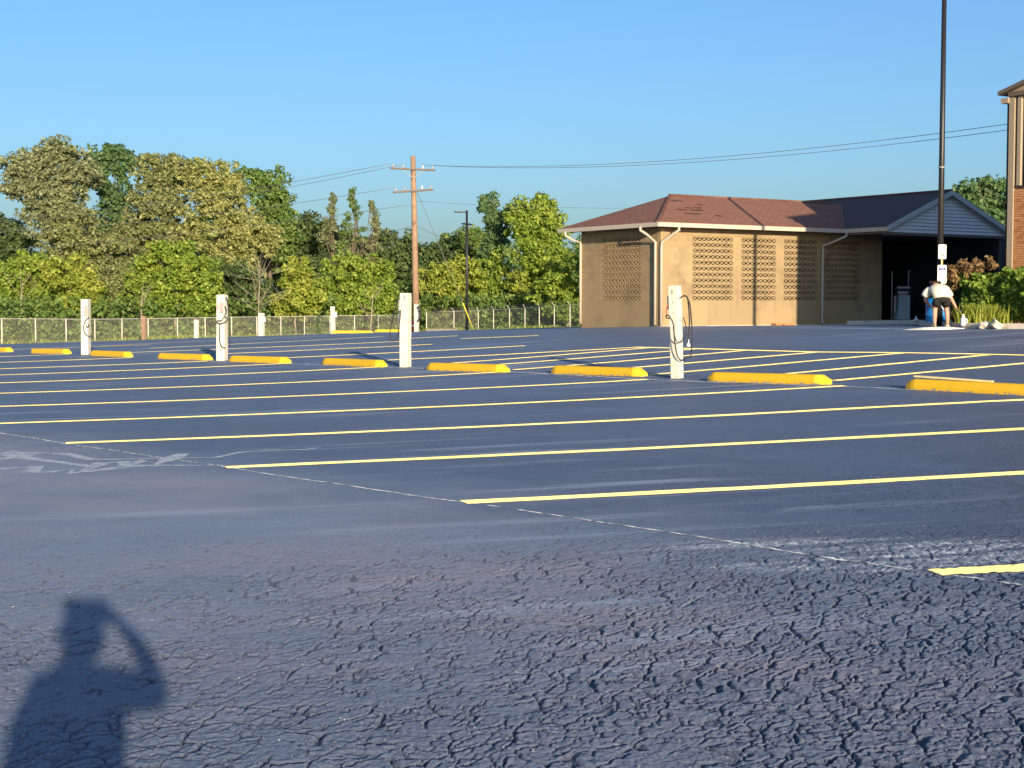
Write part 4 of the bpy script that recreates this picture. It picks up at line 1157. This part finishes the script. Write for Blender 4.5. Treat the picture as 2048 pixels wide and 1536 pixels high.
# ------------------------------------------------------------------ people
def skin(name, nodes, edges, root, mat, parent, sub=2):
    names = list(nodes); idx = {k: i for i, k in enumerate(names)}
    m = bpy.data.meshes.new(name); m.from_pydata([nodes[k][0] for k in names], [(idx[a], idx[b]) for a, b in edges], [])
    o = bpy.data.objects.new(name, m); COL.objects.link(o); o.parent = parent
    sk = o.modifiers.new('skin', 'SKIN'); sk.use_smooth_shade = True; sk.branch_smoothing = .6
    lay = m.skin_vertices[0] if len(m.skin_vertices) else None
    if lay is None:
        bm = bmesh.new(); bm.from_mesh(m); bm.verts.layers.skin.verify(); bm.to_mesh(m); bm.free(); lay = m.skin_vertices[0]
    for k, i in idx.items():
        r = nodes[k][1]; lay.data[i].radius = r if isinstance(r, tuple) else (r, r); lay.data[i].use_root = (k == root)
    ss = o.modifiers.new('sub', 'SUBSURF'); ss.levels = sub; ss.render_levels = sub
    m.materials.append(MATS[mat]); return o
def fingers(nodes, edges, wrist, palm, d, side, pre):
    d = Vector(d).normalized(); s = Vector(side).normalized(); curl = d.cross(s)
    for k in range(4):
        b = Vector(palm) + s*(.03 - .02*k) + d*.03; L = (.035,.042,.04,.03)[k]
        nodes[f'{pre}f{k}a'] = (tuple(b), .011); nodes[f'{pre}f{k}b'] = (tuple(b + d*L + curl*.01), .010); nodes[f'{pre}f{k}c'] = (tuple(b + d*L*1.6 + curl*.035), .008)
        edges += [(pre+'palm', f'{pre}f{k}a'), (f'{pre}f{k}a', f'{pre}f{k}b'), (f'{pre}f{k}b', f'{pre}f{k}c')]
    t0 = Vector(palm) + s*.045 - d*.01
    nodes[pre+'t0'] = (tuple(t0), .012); nodes[pre+'t1'] = (tuple(t0 + s*.02 + d*.035 + curl*.015), .010)
    edges += [(pre+'palm', pre+'t0'), (pre+'t0', pre+'t1')]

# the man bending over the bed, seen from behind
wp = at(1882, 655, 39.3); wp.z = gz(wp.x, wp.y) + .012
MAN = empty('person', wp, R(2)); tag(MAN, 'person in cream shirt and black shorts bending over beside the sign', 'person')
N = {'pel': ((0,-.04,.84),.15), 'sp1': ((0,.08,.94),.16), 'sp2': ((.01,.22,1.0),.17), 'ch': ((.01,.36,1.0),.16), 'nk': ((.01,.47,1.05),.075), 'hd0': ((.01,.52,1.11),.095), 'hd1': ((.01,.59,1.12),.105), 'hd2': ((.01,.66,1.08),.08)}
E = [('pel','sp1'),('sp1','sp2'),('sp2','ch'),('ch','nk'),('nk','hd0'),('hd0','hd1'),('hd1','hd2')]
for s_, q in ((-1,'l'),(1,'r')):
    hx = .10*s_
    N.update({q+'hip': ((hx,-.03,.80),.11), q+'thi': ((s_*.13,.03,.64),.095), q+'kn': ((s_*.155,.05,.47),.068), q+'ca': ((s_*.165,.015,.33),.066), q+'an': ((s_*.17,.0,.10),.042), q+'he': ((s_*.17,.02,.05),.045), q+'to': ((s_*.185,.17,.04),.038)})
    E += [('pel',q+'hip'),(q+'hip',q+'thi'),(q+'thi',q+'kn'),(q+'kn',q+'ca'),(q+'ca',q+'an'),(q+'an',q+'he'),(q+'he',q+'to')]
N.update({'rsh': ((.22,.36,.97),.08), 'rel': ((.375,.34,.75),.052), 'rwr': ((.52,.36,.50),.034), 'rpalm': ((.55,.37,.45),.03),
          'lsh': ((-.22,.36,.96),.08), 'lel': ((-.31,.42,.72),.052), 'lwr': ((-.14,.52,.56),.034), 'lpalm': ((-.09,.53,.53),.03)})
E += [('ch','rsh'),('rsh','rel'),('rel','rwr'),('rwr','rpalm'),('ch','lsh'),('lsh','lel'),('lel','lwr'),('lwr','lpalm')]
fingers(N, E, None, N['rpalm'][0], (.4,.1,-.9), (.3,-.9,0), 'r'); fingers(N, E, None, N['lpalm'][0], (.9,.2,-.3), (0,.3,.9), 'l')
skin('body', N, E, 'pel', 'skin', MAN)
def loft(mb, path, seg=20):
    n = len(path); vs = []; fs = []
    for i, (c, w, d) in enumerate(path):
        c = Vector(c); t = (Vector(path[min(i+1,n-1)][0]) - Vector(path[max(i-1,0)][0])).normalized()
        X = Vector((1,0,0)); X = (X - t*X.dot(t)).normalized(); Y = t.cross(X)
        for k in range(seg):
            a = 2*math.pi*k/seg; f = 1 + .025*math.sin(5*a + i*1.7)
            vs.append(c + X*(w*math.cos(a)*f) + Y*(d*math.sin(a)*f))
    for i in range(n-1):
        for k in range(seg): fs.append((i*seg+k, i*seg+(k+1)%seg, (i+1)*seg+(k+1)%seg, (i+1)*seg+k))
    fs += [tuple(range(seg))[::-1], tuple(range((n-1)*seg, n*seg))]
    return mb.add(vs, fs)
sh = loft(MB(), [((0,-.07,.735),.225,.185),((0,-.055,.79),.245,.20),((0,.0,.89),.265,.20),((0,.10,.965),.275,.185),((0,.23,1.0),.28,.165),((0,.36,.99),.25,.14),((0,.46,.965),.12,.09)])
for q in (-1, 1):
    sh = loft(sh, [((q*.15,.33,.99),.13,.13),((q*.25,.335,.94),.125,.125),((q*.31,.34,.86),.115,.12),((q*.35,.345,.785),.105,.115)], 14)
sh = sh.build('shirt', 'shirt', MAN, True)
ss = sh.modifiers.new('sub', 'SUBSURF'); ss.levels = 1; ss.render_levels = 1
st_ = loft(MB(), [((0,-.05,.86),.19,.165),((0,-.045,.78),.205,.175),((0,-.02,.70),.21,.165)])
for q in (-1, 1): st_ = loft(st_, [((q*.10,-.03,.76),.115,.15),((q*.12,.0,.66),.115,.135),((q*.14,.03,.575),.11,.125)], 14)
st_.build('shorts', 'shorts', MAN, True)
skin('hair', {'a': ((.01,.50,1.13),.10), 'b': ((.01,.57,1.16),.115), 'c': ((.01,.65,1.13),.09)}, [('a','b'),('b','c')], 'b', 'hair', MAN)
for s_ in (-1, 1):
    skin('shoe', {'h': ((s_*.17,-.03,.05),(.058,.052)), 'm': ((s_*.175,.08,.045),(.062,.045)), 't': ((s_*.19,.2,.035),(.055,.035))}, [('h','m'),('m','t')], 'm', 'shoe', MAN)
hp = wp + Vector((.565,.37,.40))
o = MB().lathe([(.03,0),(.036,.01),(.036,.11),(.02,.14),(.012,.16)], 12).build('spray_bottle', 'white_plastic', None, True); o.location = hp - Vector((-.02,0,.10)); o.rotation_euler = (0, R(18), 0)
tag(o, 'small white bottle held in the bending man\'s right hand', 'bottle')
a, b = wp + Vector((.10,.45,.60)), wp + Vector((.46,.50,.09))
o = MB().tube([Vector((0,0,0)), b - a], .018, 8).build('broom_handle', 'white_plastic', None, True); o.location = a; tag(o, 'pale slanting broom handle in front of the blue barrel', 'broom handle')

# the photographer, standing at the camera (casts the long shadow on the asphalt)
PH = empty('person', (0, 0, gz(0, -.4) + .012)); PH.scale = (1, 1, .965); tag(PH, 'person in dark clothes holding up a phone, casting the long shadow', 'person')
hx, hy = -.03, -.40
N = {'pel': ((hx+.02,hy,.92),(.16,.11)), 'sp': ((hx+.02,hy-.01,1.10),(.155,.10)), 'ch': ((hx-.01,hy,1.30),(.17,.11)), 'up': ((hx,hy,1.43),(.13,.095)), 'nk': ((hx,hy+.01,1.475),.10), 'h0': ((hx,hy+.04,1.52),(.098,.105)), 'h1': ((hx,hy+.045,1.60),(.105,.115)), 'h2': ((hx,hy+.04,1.66),(.07,.08))}
E = [('pel','sp'),('sp','ch'),('ch','up'),('up','nk'),('nk','h0'),('h0','h1'),('h1','h2')]
for s_, q in ((-1,'l'),(1,'r')):
    N.update({q+'hip': ((hx-.02+.09*s_,hy,.85),.105), q+'kn': ((hx-.02+.11*s_,hy+.01,.47),.062), q+'ca': ((hx-.02+.115*s_,hy-.01,.33),.058), q+'an': ((hx-.02+.12*s_,hy-.02,.09),.04), q+'to': ((hx-.02+.14*s_,hy+.14,.035),.035)})
    E += [('pel',q+'hip'),(q+'hip',q+'kn'),(q+'kn',q+'ca'),(q+'ca',q+'an'),(q+'an',q+'to')]
N.update({'rsh': ((hx+.17,hy,1.41),.07), 'rel': ((.25,-.24,1.30),.058), 'rfo': ((.18,-.12,1.43),.045), 'rwr': ((.08,-.05,1.545),.034), 'rpalm': ((.05,-.045,1.575),.03),
          'lsh': ((hx-.15,hy,1.40),.07), 'lel': ((hx-.185,hy-.03,1.10),.05), 'lwr': ((hx-.16,hy+.06,.86),.034), 'lpalm': ((hx-.16,hy+.08,.79),.032)})
E += [('up','rsh'),('rsh','rel'),('rel','rfo'),('rfo','rwr'),('rwr','rpalm'),('up','lsh'),('lsh','lel'),('lel','lwr'),('lwr','lpalm')]
fingers(N, E, None, N['rpalm'][0], (-.5,-.05,.5), (0,-.6,.5), 'r'); fingers(N, E, None, N['lpalm'][0], (0,.2,-1), (0,1,0), 'l')
skin('body', N, E, 'pel', 'skin', PH)
skin('shirt', {'hem': ((hx+.03,hy,.84),(.21,.14)), 'a': ((hx+.02,hy-.01,1.08),(.20,.125)), 'b': ((hx-.01,hy,1.27),(.19,.13)), 'c': ((hx,hy,1.45),(.125,.10)),
               'rs': ((hx+.175,hy,1.40),.085), 're': ((.22,-.28,1.32),.075), 'ls': ((hx-.15,hy,1.395),.085), 'le': ((hx-.18,hy-.02,1.17),.072)},
     [('hem','a'),('a','b'),('b','c'),('b','rs'),('rs','re'),('b','ls'),('ls','le')], 'a', 'dark_cloth', PH)
skin('trousers', {'w': ((hx-.02,hy,.92),(.165,.125)), 'rh': ((hx+.075,hy,.83),.115), 'rk': ((hx+.095,hy+.01,.47),.08), 'ra': ((hx+.10,hy-.01,.12),.062), 'lh': ((hx-.115,hy,.83),.115), 'lk': ((hx-.135,hy+.01,.47),.08), 'la': ((hx-.14,hy-.01,.12),.062)},
     [('w','rh'),('rh','rk'),('rk','ra'),('w','lh'),('lh','lk'),('lk','la')], 'w', 'dark_cloth', PH)
skin('hair', {'a': ((hx,hy-.01,1.60),(.108,.105)), 'b': ((hx,hy+.01,1.665),(.10,.10)), 'c': ((hx,hy+.02,1.70),(.06,.07))}, [('a','b'),('b','c')], 'b', 'hair', PH)
MB().tube([(hx-.035,hy+.13,1.585),(hx-.02,hy+.137,1.587)], .008, 6).build('eye', 'hair', PH); MB().tube([(hx+.02,hy+.137,1.587),(hx+.035,hy+.13,1.585)], .008, 6).build('eye', 'hair', PH)
MB().add([(hx-.012,hy+.135,1.545),(hx+.012,hy+.135,1.545),(hx,hy+.162,1.548),(hx,hy+.137,1.585)], [(0,1,2),(0,2,3),(1,3,2),(0,3,1)]).build('nose', 'skin', PH)
o = MB().box((-.105,-.035,-.037),(.042,-.027,.037)).build('phone', 'phone_black', None, False, .003); o.location = (.0, .0, EYE); tag(o, 'black phone held up at eye level by the photographer', 'phone')

# ------------------------------------------------------------------ foliage
def leaves(centres, radii, per, size, rng, flat=.0, elong=1.6, up=.35):
    """quads around clump centres; centres (n,3), radii (n,)"""
    n = len(centres) * per
    c = np.repeat(centres, per, 0); r = np.repeat(radii, per)
    d = rng.normal(size=(n, 3)); d /= np.linalg.norm(d, axis=1)[:, None]
    p = c + d * (r * rng.uniform(.25, 1.0, n) ** .5)[:, None] * np.array([1, 1, .75])
    nrm = d * .8 + rng.normal(size=(n, 3)) * .55 + np.array([0, 0, up]); nrm /= np.linalg.norm(nrm, axis=1)[:, None]
    a = np.cross(nrm, rng.normal(size=(n, 3))); a /= np.linalg.norm(a, axis=1)[:, None] + 1e-9
    b = np.cross(nrm, a)
    s = size * rng.uniform(.55, 1.3, n)[:, None]
    q = np.stack([p - a*s*elong*.5, p - b*s*.5 + nrm*s*.08, p + a*s*elong*.5, p + b*s*.5 + nrm*s*.08], 1)
    return q.reshape(-1, 3)
def leaf_mesh(name, V):
    n = len(V) // 4
    m = bpy.data.meshes.new(name); m.vertices.add(len(V)); m.vertices.foreach_set('co', V.astype(np.float32).ravel())
    m.loops.add(n*4); m.loops.foreach_set('vertex_index', np.arange(n*4, dtype=np.int32))
    m.polygons.add(n); m.polygons.foreach_set('loop_start', np.arange(0, n*4, 4, dtype=np.int32))
    m.update(calc_edges=True); return m
def lobe_clumps(c, rad, n, rng, shell=.55):
    d = rng.normal(size=(n, 3)); d /= np.linalg.norm(d, axis=1)[:, None]
    r = rng.uniform(shell, 1.0, n)[:, None]
    wob = 1 + .22*np.sin(d[:, :1]*4.1 + c[0]) * np.cos(d[:, 1:2]*3.7 + c[1]) + .12*np.sin(d[:, 2:3]*7 + c[0]*3)
    return np.array(c) + d * r * wob * np.array(rad)
def tree(name, label, cat, d, lobes_, mat, seed, group=None, leaf=.34, dens=1.0, clump=.62, trunk_px=None, trunk=True, trunk_r=.2, elong=1.6, bark='bark', per=46, shell=.5):
    if d > 100: leaf *= .72; clump *= 1.12
    rng = np.random.default_rng(seed); rr = random.Random(seed)
    sc = d / F; lobes = [l[:4] for l in lobes_]; dofs = [l[4] if len(l) > 4 else 0 for l in lobes_]
    pxs = [l[0] for l in lobes]
    tx = trunk_px if trunk_px is not None else sum(l[0]*l[2] for l in lobes) / sum(l[2] for l in lobes)
    b = at(tx, 660, d); b.z = gz(b.x, b.y) - .05
    e = empty(name, b); tag(e, label, cat, group)
    cs, rs, cents = [], [], []
    for k, (cx, cy, rx, ry) in enumerate(lobes):
        dd = d + dofs[k] + rr.uniform(-.35, .35) * rx * sc
        c = at(cx, cy, dd) - b; c.y = dd - d + rr.uniform(-.3, .3)
        R3 = (rx*sc, max(.6, (rx*.5+ry*.5)*sc), ry*sc)
        n = max(6, int(dens * 6.0 * (R3[0]*R3[2] + R3[0]*R3[1] + R3[1]*R3[2]) ** .96 / 1.0))
        cl = lobe_clumps((c.x, c.y, c.z), R3, n, rng, shell)
        cs.append(cl); rs.append(rng.uniform(.55, 1.2, n) * clump); cents.append((c, R3))
    cs = np.concatenate(cs); rs = np.concatenate(rs)
    keep = cs[:, 2] > .15
    V = leaves(cs[keep], rs[keep], per, leaf, rng, elong=elong)
    V[:, 2] = np.maximum(V[:, 2], .0)
    link('crown', leaf_mesh('crown', V), mat, e)
    if trunk:
        H = max(c.z for c, _ in cents); tm = MB()
        p0 = Vector((0,0,-.1)); pts = [p0]
        for t in (.25, .5, .75): pts.append(Vector((rr.uniform(-.3,.3), rr.uniform(-.3,.3), H*t)))
        tm.tube(pts, [trunk_r*1.25, trunk_r, trunk_r*.75, trunk_r*.45], 9)
        for c, R3 in cents:
            st = pts[1].lerp(pts[3], max(0, min(1, (c.z/H - .45)*1.2)))
            mid = st.lerp(c, .5) + Vector((rr.uniform(-.3,.3), rr.uniform(-.3,.3), .3))
            tm.tube([st, mid, c], [trunk_r*.45, trunk_r*.3, trunk_r*.14], 7)
            for _ in range(3):
                q = c + Vector((rr.uniform(-1,1)*R3[0], rr.uniform(-1,1)*R3[1], rr.uniform(-.2,1)*R3[2]))*.85
                tm.tube([mid, mid.lerp(q,.5)+Vector((0,0,.2)), q], [trunk_r*.2, trunk_r*.13, trunk_r*.05], 5)
        tm.build('trunk', bark, e, True)
    return e
tall = 'tall trees in the woodland'
tree('tall_tree', 'tallest silvery grey-green tree with sky showing through its crown', 'tree', 152, [(58,345,58,52),(112,312,58,38),(152,352,52,55),(100,400,66,50),(28,378,30,26),(128,450,66,60)], 'leaf_silver', 11, tall, .33, .85, .65, 110, shell=.35)
tree('tall_tree', 'tall dark blue-green tree with a ragged open top', 'tree', 160, [(212,308,36,30),(248,330,27,34),(198,352,26,36),(232,402,42,44),(215,455,50,40)], 'leaf_bluegreen', 12, tall, .36, .70, .7, 220, shell=.35)
tree('tall_tree', 'tall brownish olive tree with a round double top', 'tree', 150, [(308,340,42,40),(352,345,38,38),(318,420,62,68),(352,505,78,66),(285,480,48,58)], 'leaf_olive', 13, tall, .32, 1.0, .6, 330)
tree('tall_tree', 'tall golden olive tree with a broad dense crown', 'tree', 148, [(408,358,46,42),(452,378,52,46),(430,450,72,66),(495,470,40,50),(465,535,68,48),(540,480,24,36)], 'leaf_gold', 14, tall, .32, 1.0, .6, 450)
tree('tall_tree', 'tall rounded mid-green tree sloping down toward the gap', 'tree', 158, [(498,362,42,27),(548,398,42,46),(568,448,28,44),(545,480,55,60)], 'leaf_green', 15, tall, .36, 1.0, .7, 540)
tree('tall_tree', 'low dark tree half hidden behind the silvery tree', 'tree', 162, [(18,480,48,40),(-60,470,70,50),(-30,540,70,60)], 'leaf_dark', 16, tall, .36, .9, .7)
tree('tall_tree', 'olive tree standing below the silvery tree', 'tree', 143, [(150,470,62,55),(222,515,58,55),(205,580,55,45),(130,540,55,50)], 'leaf_olive', 17, tall, .32, .9, .62)
tree('tall_tree', 'dark green tree filling the dip beyond the golden tree', 'tree', 165, [(612,472,50,46),(650,500,70,55),(585,520,60,60)], 'leaf_dark', 18, tall, .38, 1.0, .75)
for k, (px, y0_, lb) in enumerate(((664, 392, 'leaning wispy poplar with a sparse drooping tip'), (706, 380, 'tallest wispy poplar with a thin pointed top'), (744, 402, 'short wispy poplar with a thin pointed top'))):
    tree('wispy_poplar', lb, 'tree', 150, [(px+rnd.uniform(-1,1)*(1.5+2.6*i), y0_ + 6 + 10.5*i, 3 + 2.7*i, 9 + rnd.uniform(0,5)) for i in range(11)], 'leaf_silver' if k != 1 else 'leaf_green', 30+k, 'wispy poplars above the woodland', .22, .8, .34, px+2, trunk_r=.10, shell=.1, per=26)
tree('tall_tree', 'dark olive-brown tree behind the utility pole', 'tree', 155, [(780,500,60,42),(812,560,62,58),(862,540,42,62),(745,540,50,50)], 'leaf_dark', 21, tall, .36, 1.0, .7)
tree('tall_tree', 'green tree rising between the utility pole and the street lamp', 'tree', 165, [(900,500,34,30),(935,485,38,27),(965,500,40,36),(905,545,55,45)], 'leaf_green', 22, tall, .38, 1.0, .72)
tree('feathery_tree', 'feathery blue-green tree with wind-swept fronds beside the lamp', 'tree', 146, [(972,405,22,26),(985,432,28,30),(1012,432,18,30),(992,470,26,36),(985,520,30,40)], 'leaf_bluegreen', 23, None, .30, .55, .5, 990, trunk_r=.14, elong=2.8, shell=.2)
tree('tall_tree', 'round-topped yellow-green tree next to the garage', 'tree', 141, [(1072,420,46,34),(1098,455,40,42),(1048,462,38,40),(1082,515,52,48),(1120,545,42,52)], 'leaf_bright', 24, tall, .34, .95, .6, 1080)
tree('tall_tree', 'dark green tree rising behind the white gable', 'tree', 108, [(1955,385,44,28),(1915,405,34,24),(1995,395,46,40),(1960,440,70,40),(2040,420,50,50)], 'leaf_bluegreen', 25, tall, .30, 1.1, .55, 1965)
tree('tall_tree', 'treetop just showing above the dark canopy roof', 'tree', 125, [(1815,408,14,12),(1830,425,24,18)], 'leaf_olive', 26, tall, .30, 1.0, .5)
sg = 'shrubs along the fence'
shr = [('yellow-green bush at the end of the hedge beyond the fence', 131, [(60,540,62,42),(20,585,55,45),(100,600,55,38)], 'leaf_bright'),
       ('lime-lit bush left of the plain white post', 129, [(140,548,56,40),(178,585,32,40),(150,615,48,26)], 'leaf_lime'),
       ('dull olive bush between two bright bushes', 134, [(225,600,42,42),(240,560,36,40)], 'leaf_olive'),
       ('broad bright green bush with a domed top', 129, [(330,520,62,36),(385,552,62,46),(300,572,52,44),(350,606,74,32),(415,595,36,38)], 'leaf_bright'),
       ('dark bush behind the bare branching tree', 136, [(480,570,52,54),(530,600,48,40),(455,612,50,28)], 'leaf_dark'),
       ('narrow yellow-green bush beside the bare tree', 130, [(590,560,34,44),(610,600,40,36),(575,612,34,26)], 'leaf_lime'),
       ('large domed bright bush with pale stems', 128, [(700,540,56,34),(745,555,52,42),(680,585,58,40),(750,600,48,34),(715,615,66,22)], 'leaf_bright'),
       ('bright bush just right of the utility pole', 134, [(885,560,46,42),(930,545,42,38),(900,605,56,34)], 'leaf_lime'),
       ('tall leafy bush behind the street lamp', 137, [(985,555,48,50),(955,600,48,36),(1010,605,46,36)], 'leaf_bright'),
       ('golden-green bush near the barbed fence', 134, [(1050,575,46,46),(1065,612,48,28)], 'leaf_lime'),
       ('deep green bush against the garage corner', 132, [(1115,590,46,46),(1150,560,34,52),(1140,615,42,26)], 'leaf_bright'),
       ('dark undergrowth bush below the golden tree', 140, [(430,590,46,50),(410,545,40,36)], 'leaf_green'),
       ('dark undergrowth bush behind the utility pole', 140, [(810,600,44,40),(845,610,36,30)], 'leaf_green'),
       ('dark bush between the narrow bush and the large domed one', 140, [(645,590,34,46),(640,545,34,38)], 'leaf_dark')]
for i, (lb, d, lo, mt) in enumerate(shr):
    if 640 < lo[0][0] < 1080: d += 8
    tree('bush', lb, 'bush', d, lo, mt, 50+i, sg, .30, 1.15, .55, trunk_r=.07, bark='dead_wood')
for i, (px, d) in enumerate(((-330,135),(-240,132),(-150,133),(-75,130),(1230,128),(1330,130))):
    tree('bush', ['round leafy bush at the far end of the hedge', 'paler bush second from the far end of the hedge', 'dark bush third from the far end of the hedge', 'pale bush nearest the yellow-green end bush', 'dark bush hidden behind the garage side wall', 'pale bush hidden behind the garage roof'][i], 'bush', d, [(px,560,60,50),(px+40,600,55,40),(px-30,530,50,60)], 'leaf_bright' if i % 2 else 'leaf_green', 80+i, 'bushes past the ends of the hedge', .32, 1.0, .6, trunk_r=.08)
# low weedy growth at the foot of the wood
rngw = np.random.default_rng(5)
NW = 2200; wx = rngw.uniform(-75, 22, NW); wy = np.interp(wx, [-75,-40,-9,5,22], [112,122,138,135,131]) + rngw.uniform(-1.5, 7, NW)
wc = np.stack([wx, wy, gzv(wx, wy) + rngw.uniform(0, 1, NW)**1.6*3.2], 1)
V = leaves(wc, rngw.uniform(.3,.8,NW), 26, .24, rngw)
tag(link('undergrowth', leaf_mesh('undergrowth', V), 'leaf_green'), 'low weedy undergrowth at the foot of the trees', 'undergrowth', kind='stuff')
# far wood
wx = rngw.uniform(-130, 120, 2600); wz = rngw.uniform(0, 1, 2600)
hh = 9.0 + 1.6*np.sin(wx*.13) + 1.0*np.sin(wx*.37+1)
hh = np.where(wx < -22, hh + 2.5, hh)
hh = np.where(np.abs(wx + 9.5) < 3.5, hh - 1.2, hh)
wc = np.stack([wx, 184 + rngw.uniform(-5, 5, 2600), -1.3 + wz**.8 * hh], 1)
V = leaves(wc, rngw.uniform(.8,1.7,2600), 26, .42, rngw)
tag(link('woodland', leaf_mesh('woodland', V), 'leaf_green'), 'continuous far woodland behind the nearer trees', 'woodland', kind='stuff')

# bare tree in the hedge
def bare(px, py0, py1, d, label, seed, spread=.8, n=14):
    rr = random.Random(seed); b = at(px, py0, d); b.z = gz(b.x, b.y) - .1
    H = at(px, py1, d).z - b.z
    e = empty('bare_tree', b); tag(e, label, 'dead tree')
    MB().tube([(0,0,-.1),(.1,0,H*.3),(.15,0,H*.55),(.3,0,H*.9)], [.07,.055,.04,.015], 7).build('trunk', 'dead_wood', e, True)
    br = MB()
    for i in range(n):
        t = rr.uniform(.3,.8); s0 = Vector((.15*t,0,H*t)); a = rr.uniform(-1,1)*spread
        L = H*rr.uniform(.25,.5); q = s0 + Vector((math.sin(a*1.5)*L, rr.uniform(-.6,.1)*L*.5, math.cos(a*1.3)*L*.8))
        br.tube([s0, s0.lerp(q,.5)+Vector((0,0,-.1)), q], [.024,.016,.007], 5)
        for _ in range(3):
            w = s0.lerp(q, rr.uniform(.4,.9)); z = w + Vector((rr.uniform(-.6,.6), rr.uniform(-.3,.2), rr.uniform(.2,.8)))
            br.tube([w, z], [.011,.004], 4)
    br.build('branches', 'dead_wood', e, True)
bare(515, 650, 515, 126, 'bare fan-branched dead tree standing in the hedge', 1, 1.0, 22)
bare(40, 655, 545, 124, 'thin bare sapling standing before the yellow-green bush', 2, .5, 5)
bare(280, 650, 560, 126, 'pale forked bare sapling before the domed bush', 3, .4, 4)
bare(740, 648, 575, 123, 'pale bare branches leaning out of the large domed bush', 4, .7, 6)

# ------------------------------------------------------------------ bed planting by the brick building
def shrub(name, label, cat, px, d, lobes, mat, seed, leaf, dens, clump, per=26, elong=1.7, bark='bark', shell=.5):
    return tree(name, label, cat, d, lobes, mat, seed, None, leaf, dens, clump, px, trunk_r=.03, elong=elong, bark=bark, per=per, shell=shell)
shrub('hedge_shrub', 'large glossy green shrub against the brick building', 'shrub', 2000, 40.6, [(1965,590,36,34,.3),(2008,575,38,34,-.3),(2046,580,38,40,-1.0),(1985,615,44,24,0),(2045,615,40,26,-1.0),(1955,565,22,18,.3),(2085,590,36,40,-1.8)], 'leaf_hedge', 101, .085, 26, .17, 22)
shrub('dry_shrub', 'shrub with rusty brown dried leaves behind the green one', 'shrub', 1935, 41.4, [(1900,545,10,22),(1905,565,14,16),(1926,530,8,12),(1930,548,14,14),(1946,540,12,12),(1952,530,5,14),(1940,562,26,12),(1975,530,5,14)], 'leaf_brown', 102, .07, 16, .11, 14, shell=.2)
shrub('hedge_shrub', 'dark shaded shrub behind the bending man', 'shrub', 1912, 42.6, [(1912,595,22,30),(1935,590,22,34),(1905,620,22,22)], 'leaf_dark', 103, .08, 18, .16, 20)
# daylily clump: long arching blades
def lily(px, d, w, h, n, label, mat, seed):
    rr = random.Random(seed); b = at(px, 652, d); b.z = gz(b.x, b.y) + IZ - .04
    e = empty('daylily_clump', b); tag(e, label, 'plant')
    m = MB()
    for i in range(n):
        bx, by = rr.gauss(0, w*.22), rr.gauss(0, w*.18); an = rr.uniform(0, 2*math.pi); L = h*rr.uniform(.7,1.25); lean = rr.uniform(.15,.75); ww = rr.uniform(.012,.026)
        dr = Vector((math.cos(an), math.sin(an), 0)); sd = Vector((-dr.y, dr.x, 0)); P = []
        for k in range(5):
            t = k/4; P.append(Vector((bx,by,0)) + dr*(lean*L*t**1.6) + Vector((0,0,L*(t - .42*lean*t*t*t))))
        vs = [];
        for k, p_ in enumerate(P):
            q = ww*(1 - (k/4)**2*.9); vs += [p_ - sd*q, p_ + sd*q]
        m.add(vs, [(2*k,2*k+1,2*k+3,2*k+2) for k in range(4)])
    m.build('blades', mat, e)
lily(1962, 39.3, 1.15, .52, 900, 'yellow-green daylily clump in front of the glossy shrub', 'leaf_lime', 7)
lily(1950, 39.6, .4, .42, 160, 'small green tuft of blades beside the kerb', 'leaf_hedge', 9)

# grass tufts along the fence
rg = np.random.default_rng(9); n = 26000
gx_ = rg.uniform(-70, 24, n); fy = np.interp(gx_, [p[0] for p in FENCE_L + FENCE_R[:4]], [p[1] for p in FENCE_L + FENCE_R[:4]])
gy_ = fy + rg.exponential(6.0, n) - .8
hgt = rg.uniform(.06, .22, n) * (1 + .8*(np.sin(gx_*.7)+np.sin(gx_*.23+2) > .8))
bz = gzv(gx_, gy_) - .05
an = rg.uniform(0, np.pi, n); w_ = rg.uniform(.03, .08, n)
dx_, dy_ = np.cos(an)*w_, np.sin(an)*w_
lx_, ly_ = rg.normal(0, .1, n), rg.normal(0, .1, n)
V = np.stack([np.stack([gx_-dx_, gy_-dy_, bz], 1), np.stack([gx_+dx_, gy_+dy_, bz], 1), np.stack([gx_+lx_+dx_*.3, gy_+ly_+dy_*.3, bz+hgt], 1), np.stack([gx_+lx_-dx_*.3, gy_+ly_-dy_*.3, bz+hgt], 1)], 1).reshape(-1, 3)
leaf_mat('grass_blade', (.20,.28,.05), (.28,.33,.07), (.36,.36,.13), .3)
tag(link('tall_grass', leaf_mesh('tall_grass', V), 'grass_blade'), 'uncut grass growing along the chain-link fence', 'grass', kind='stuff')
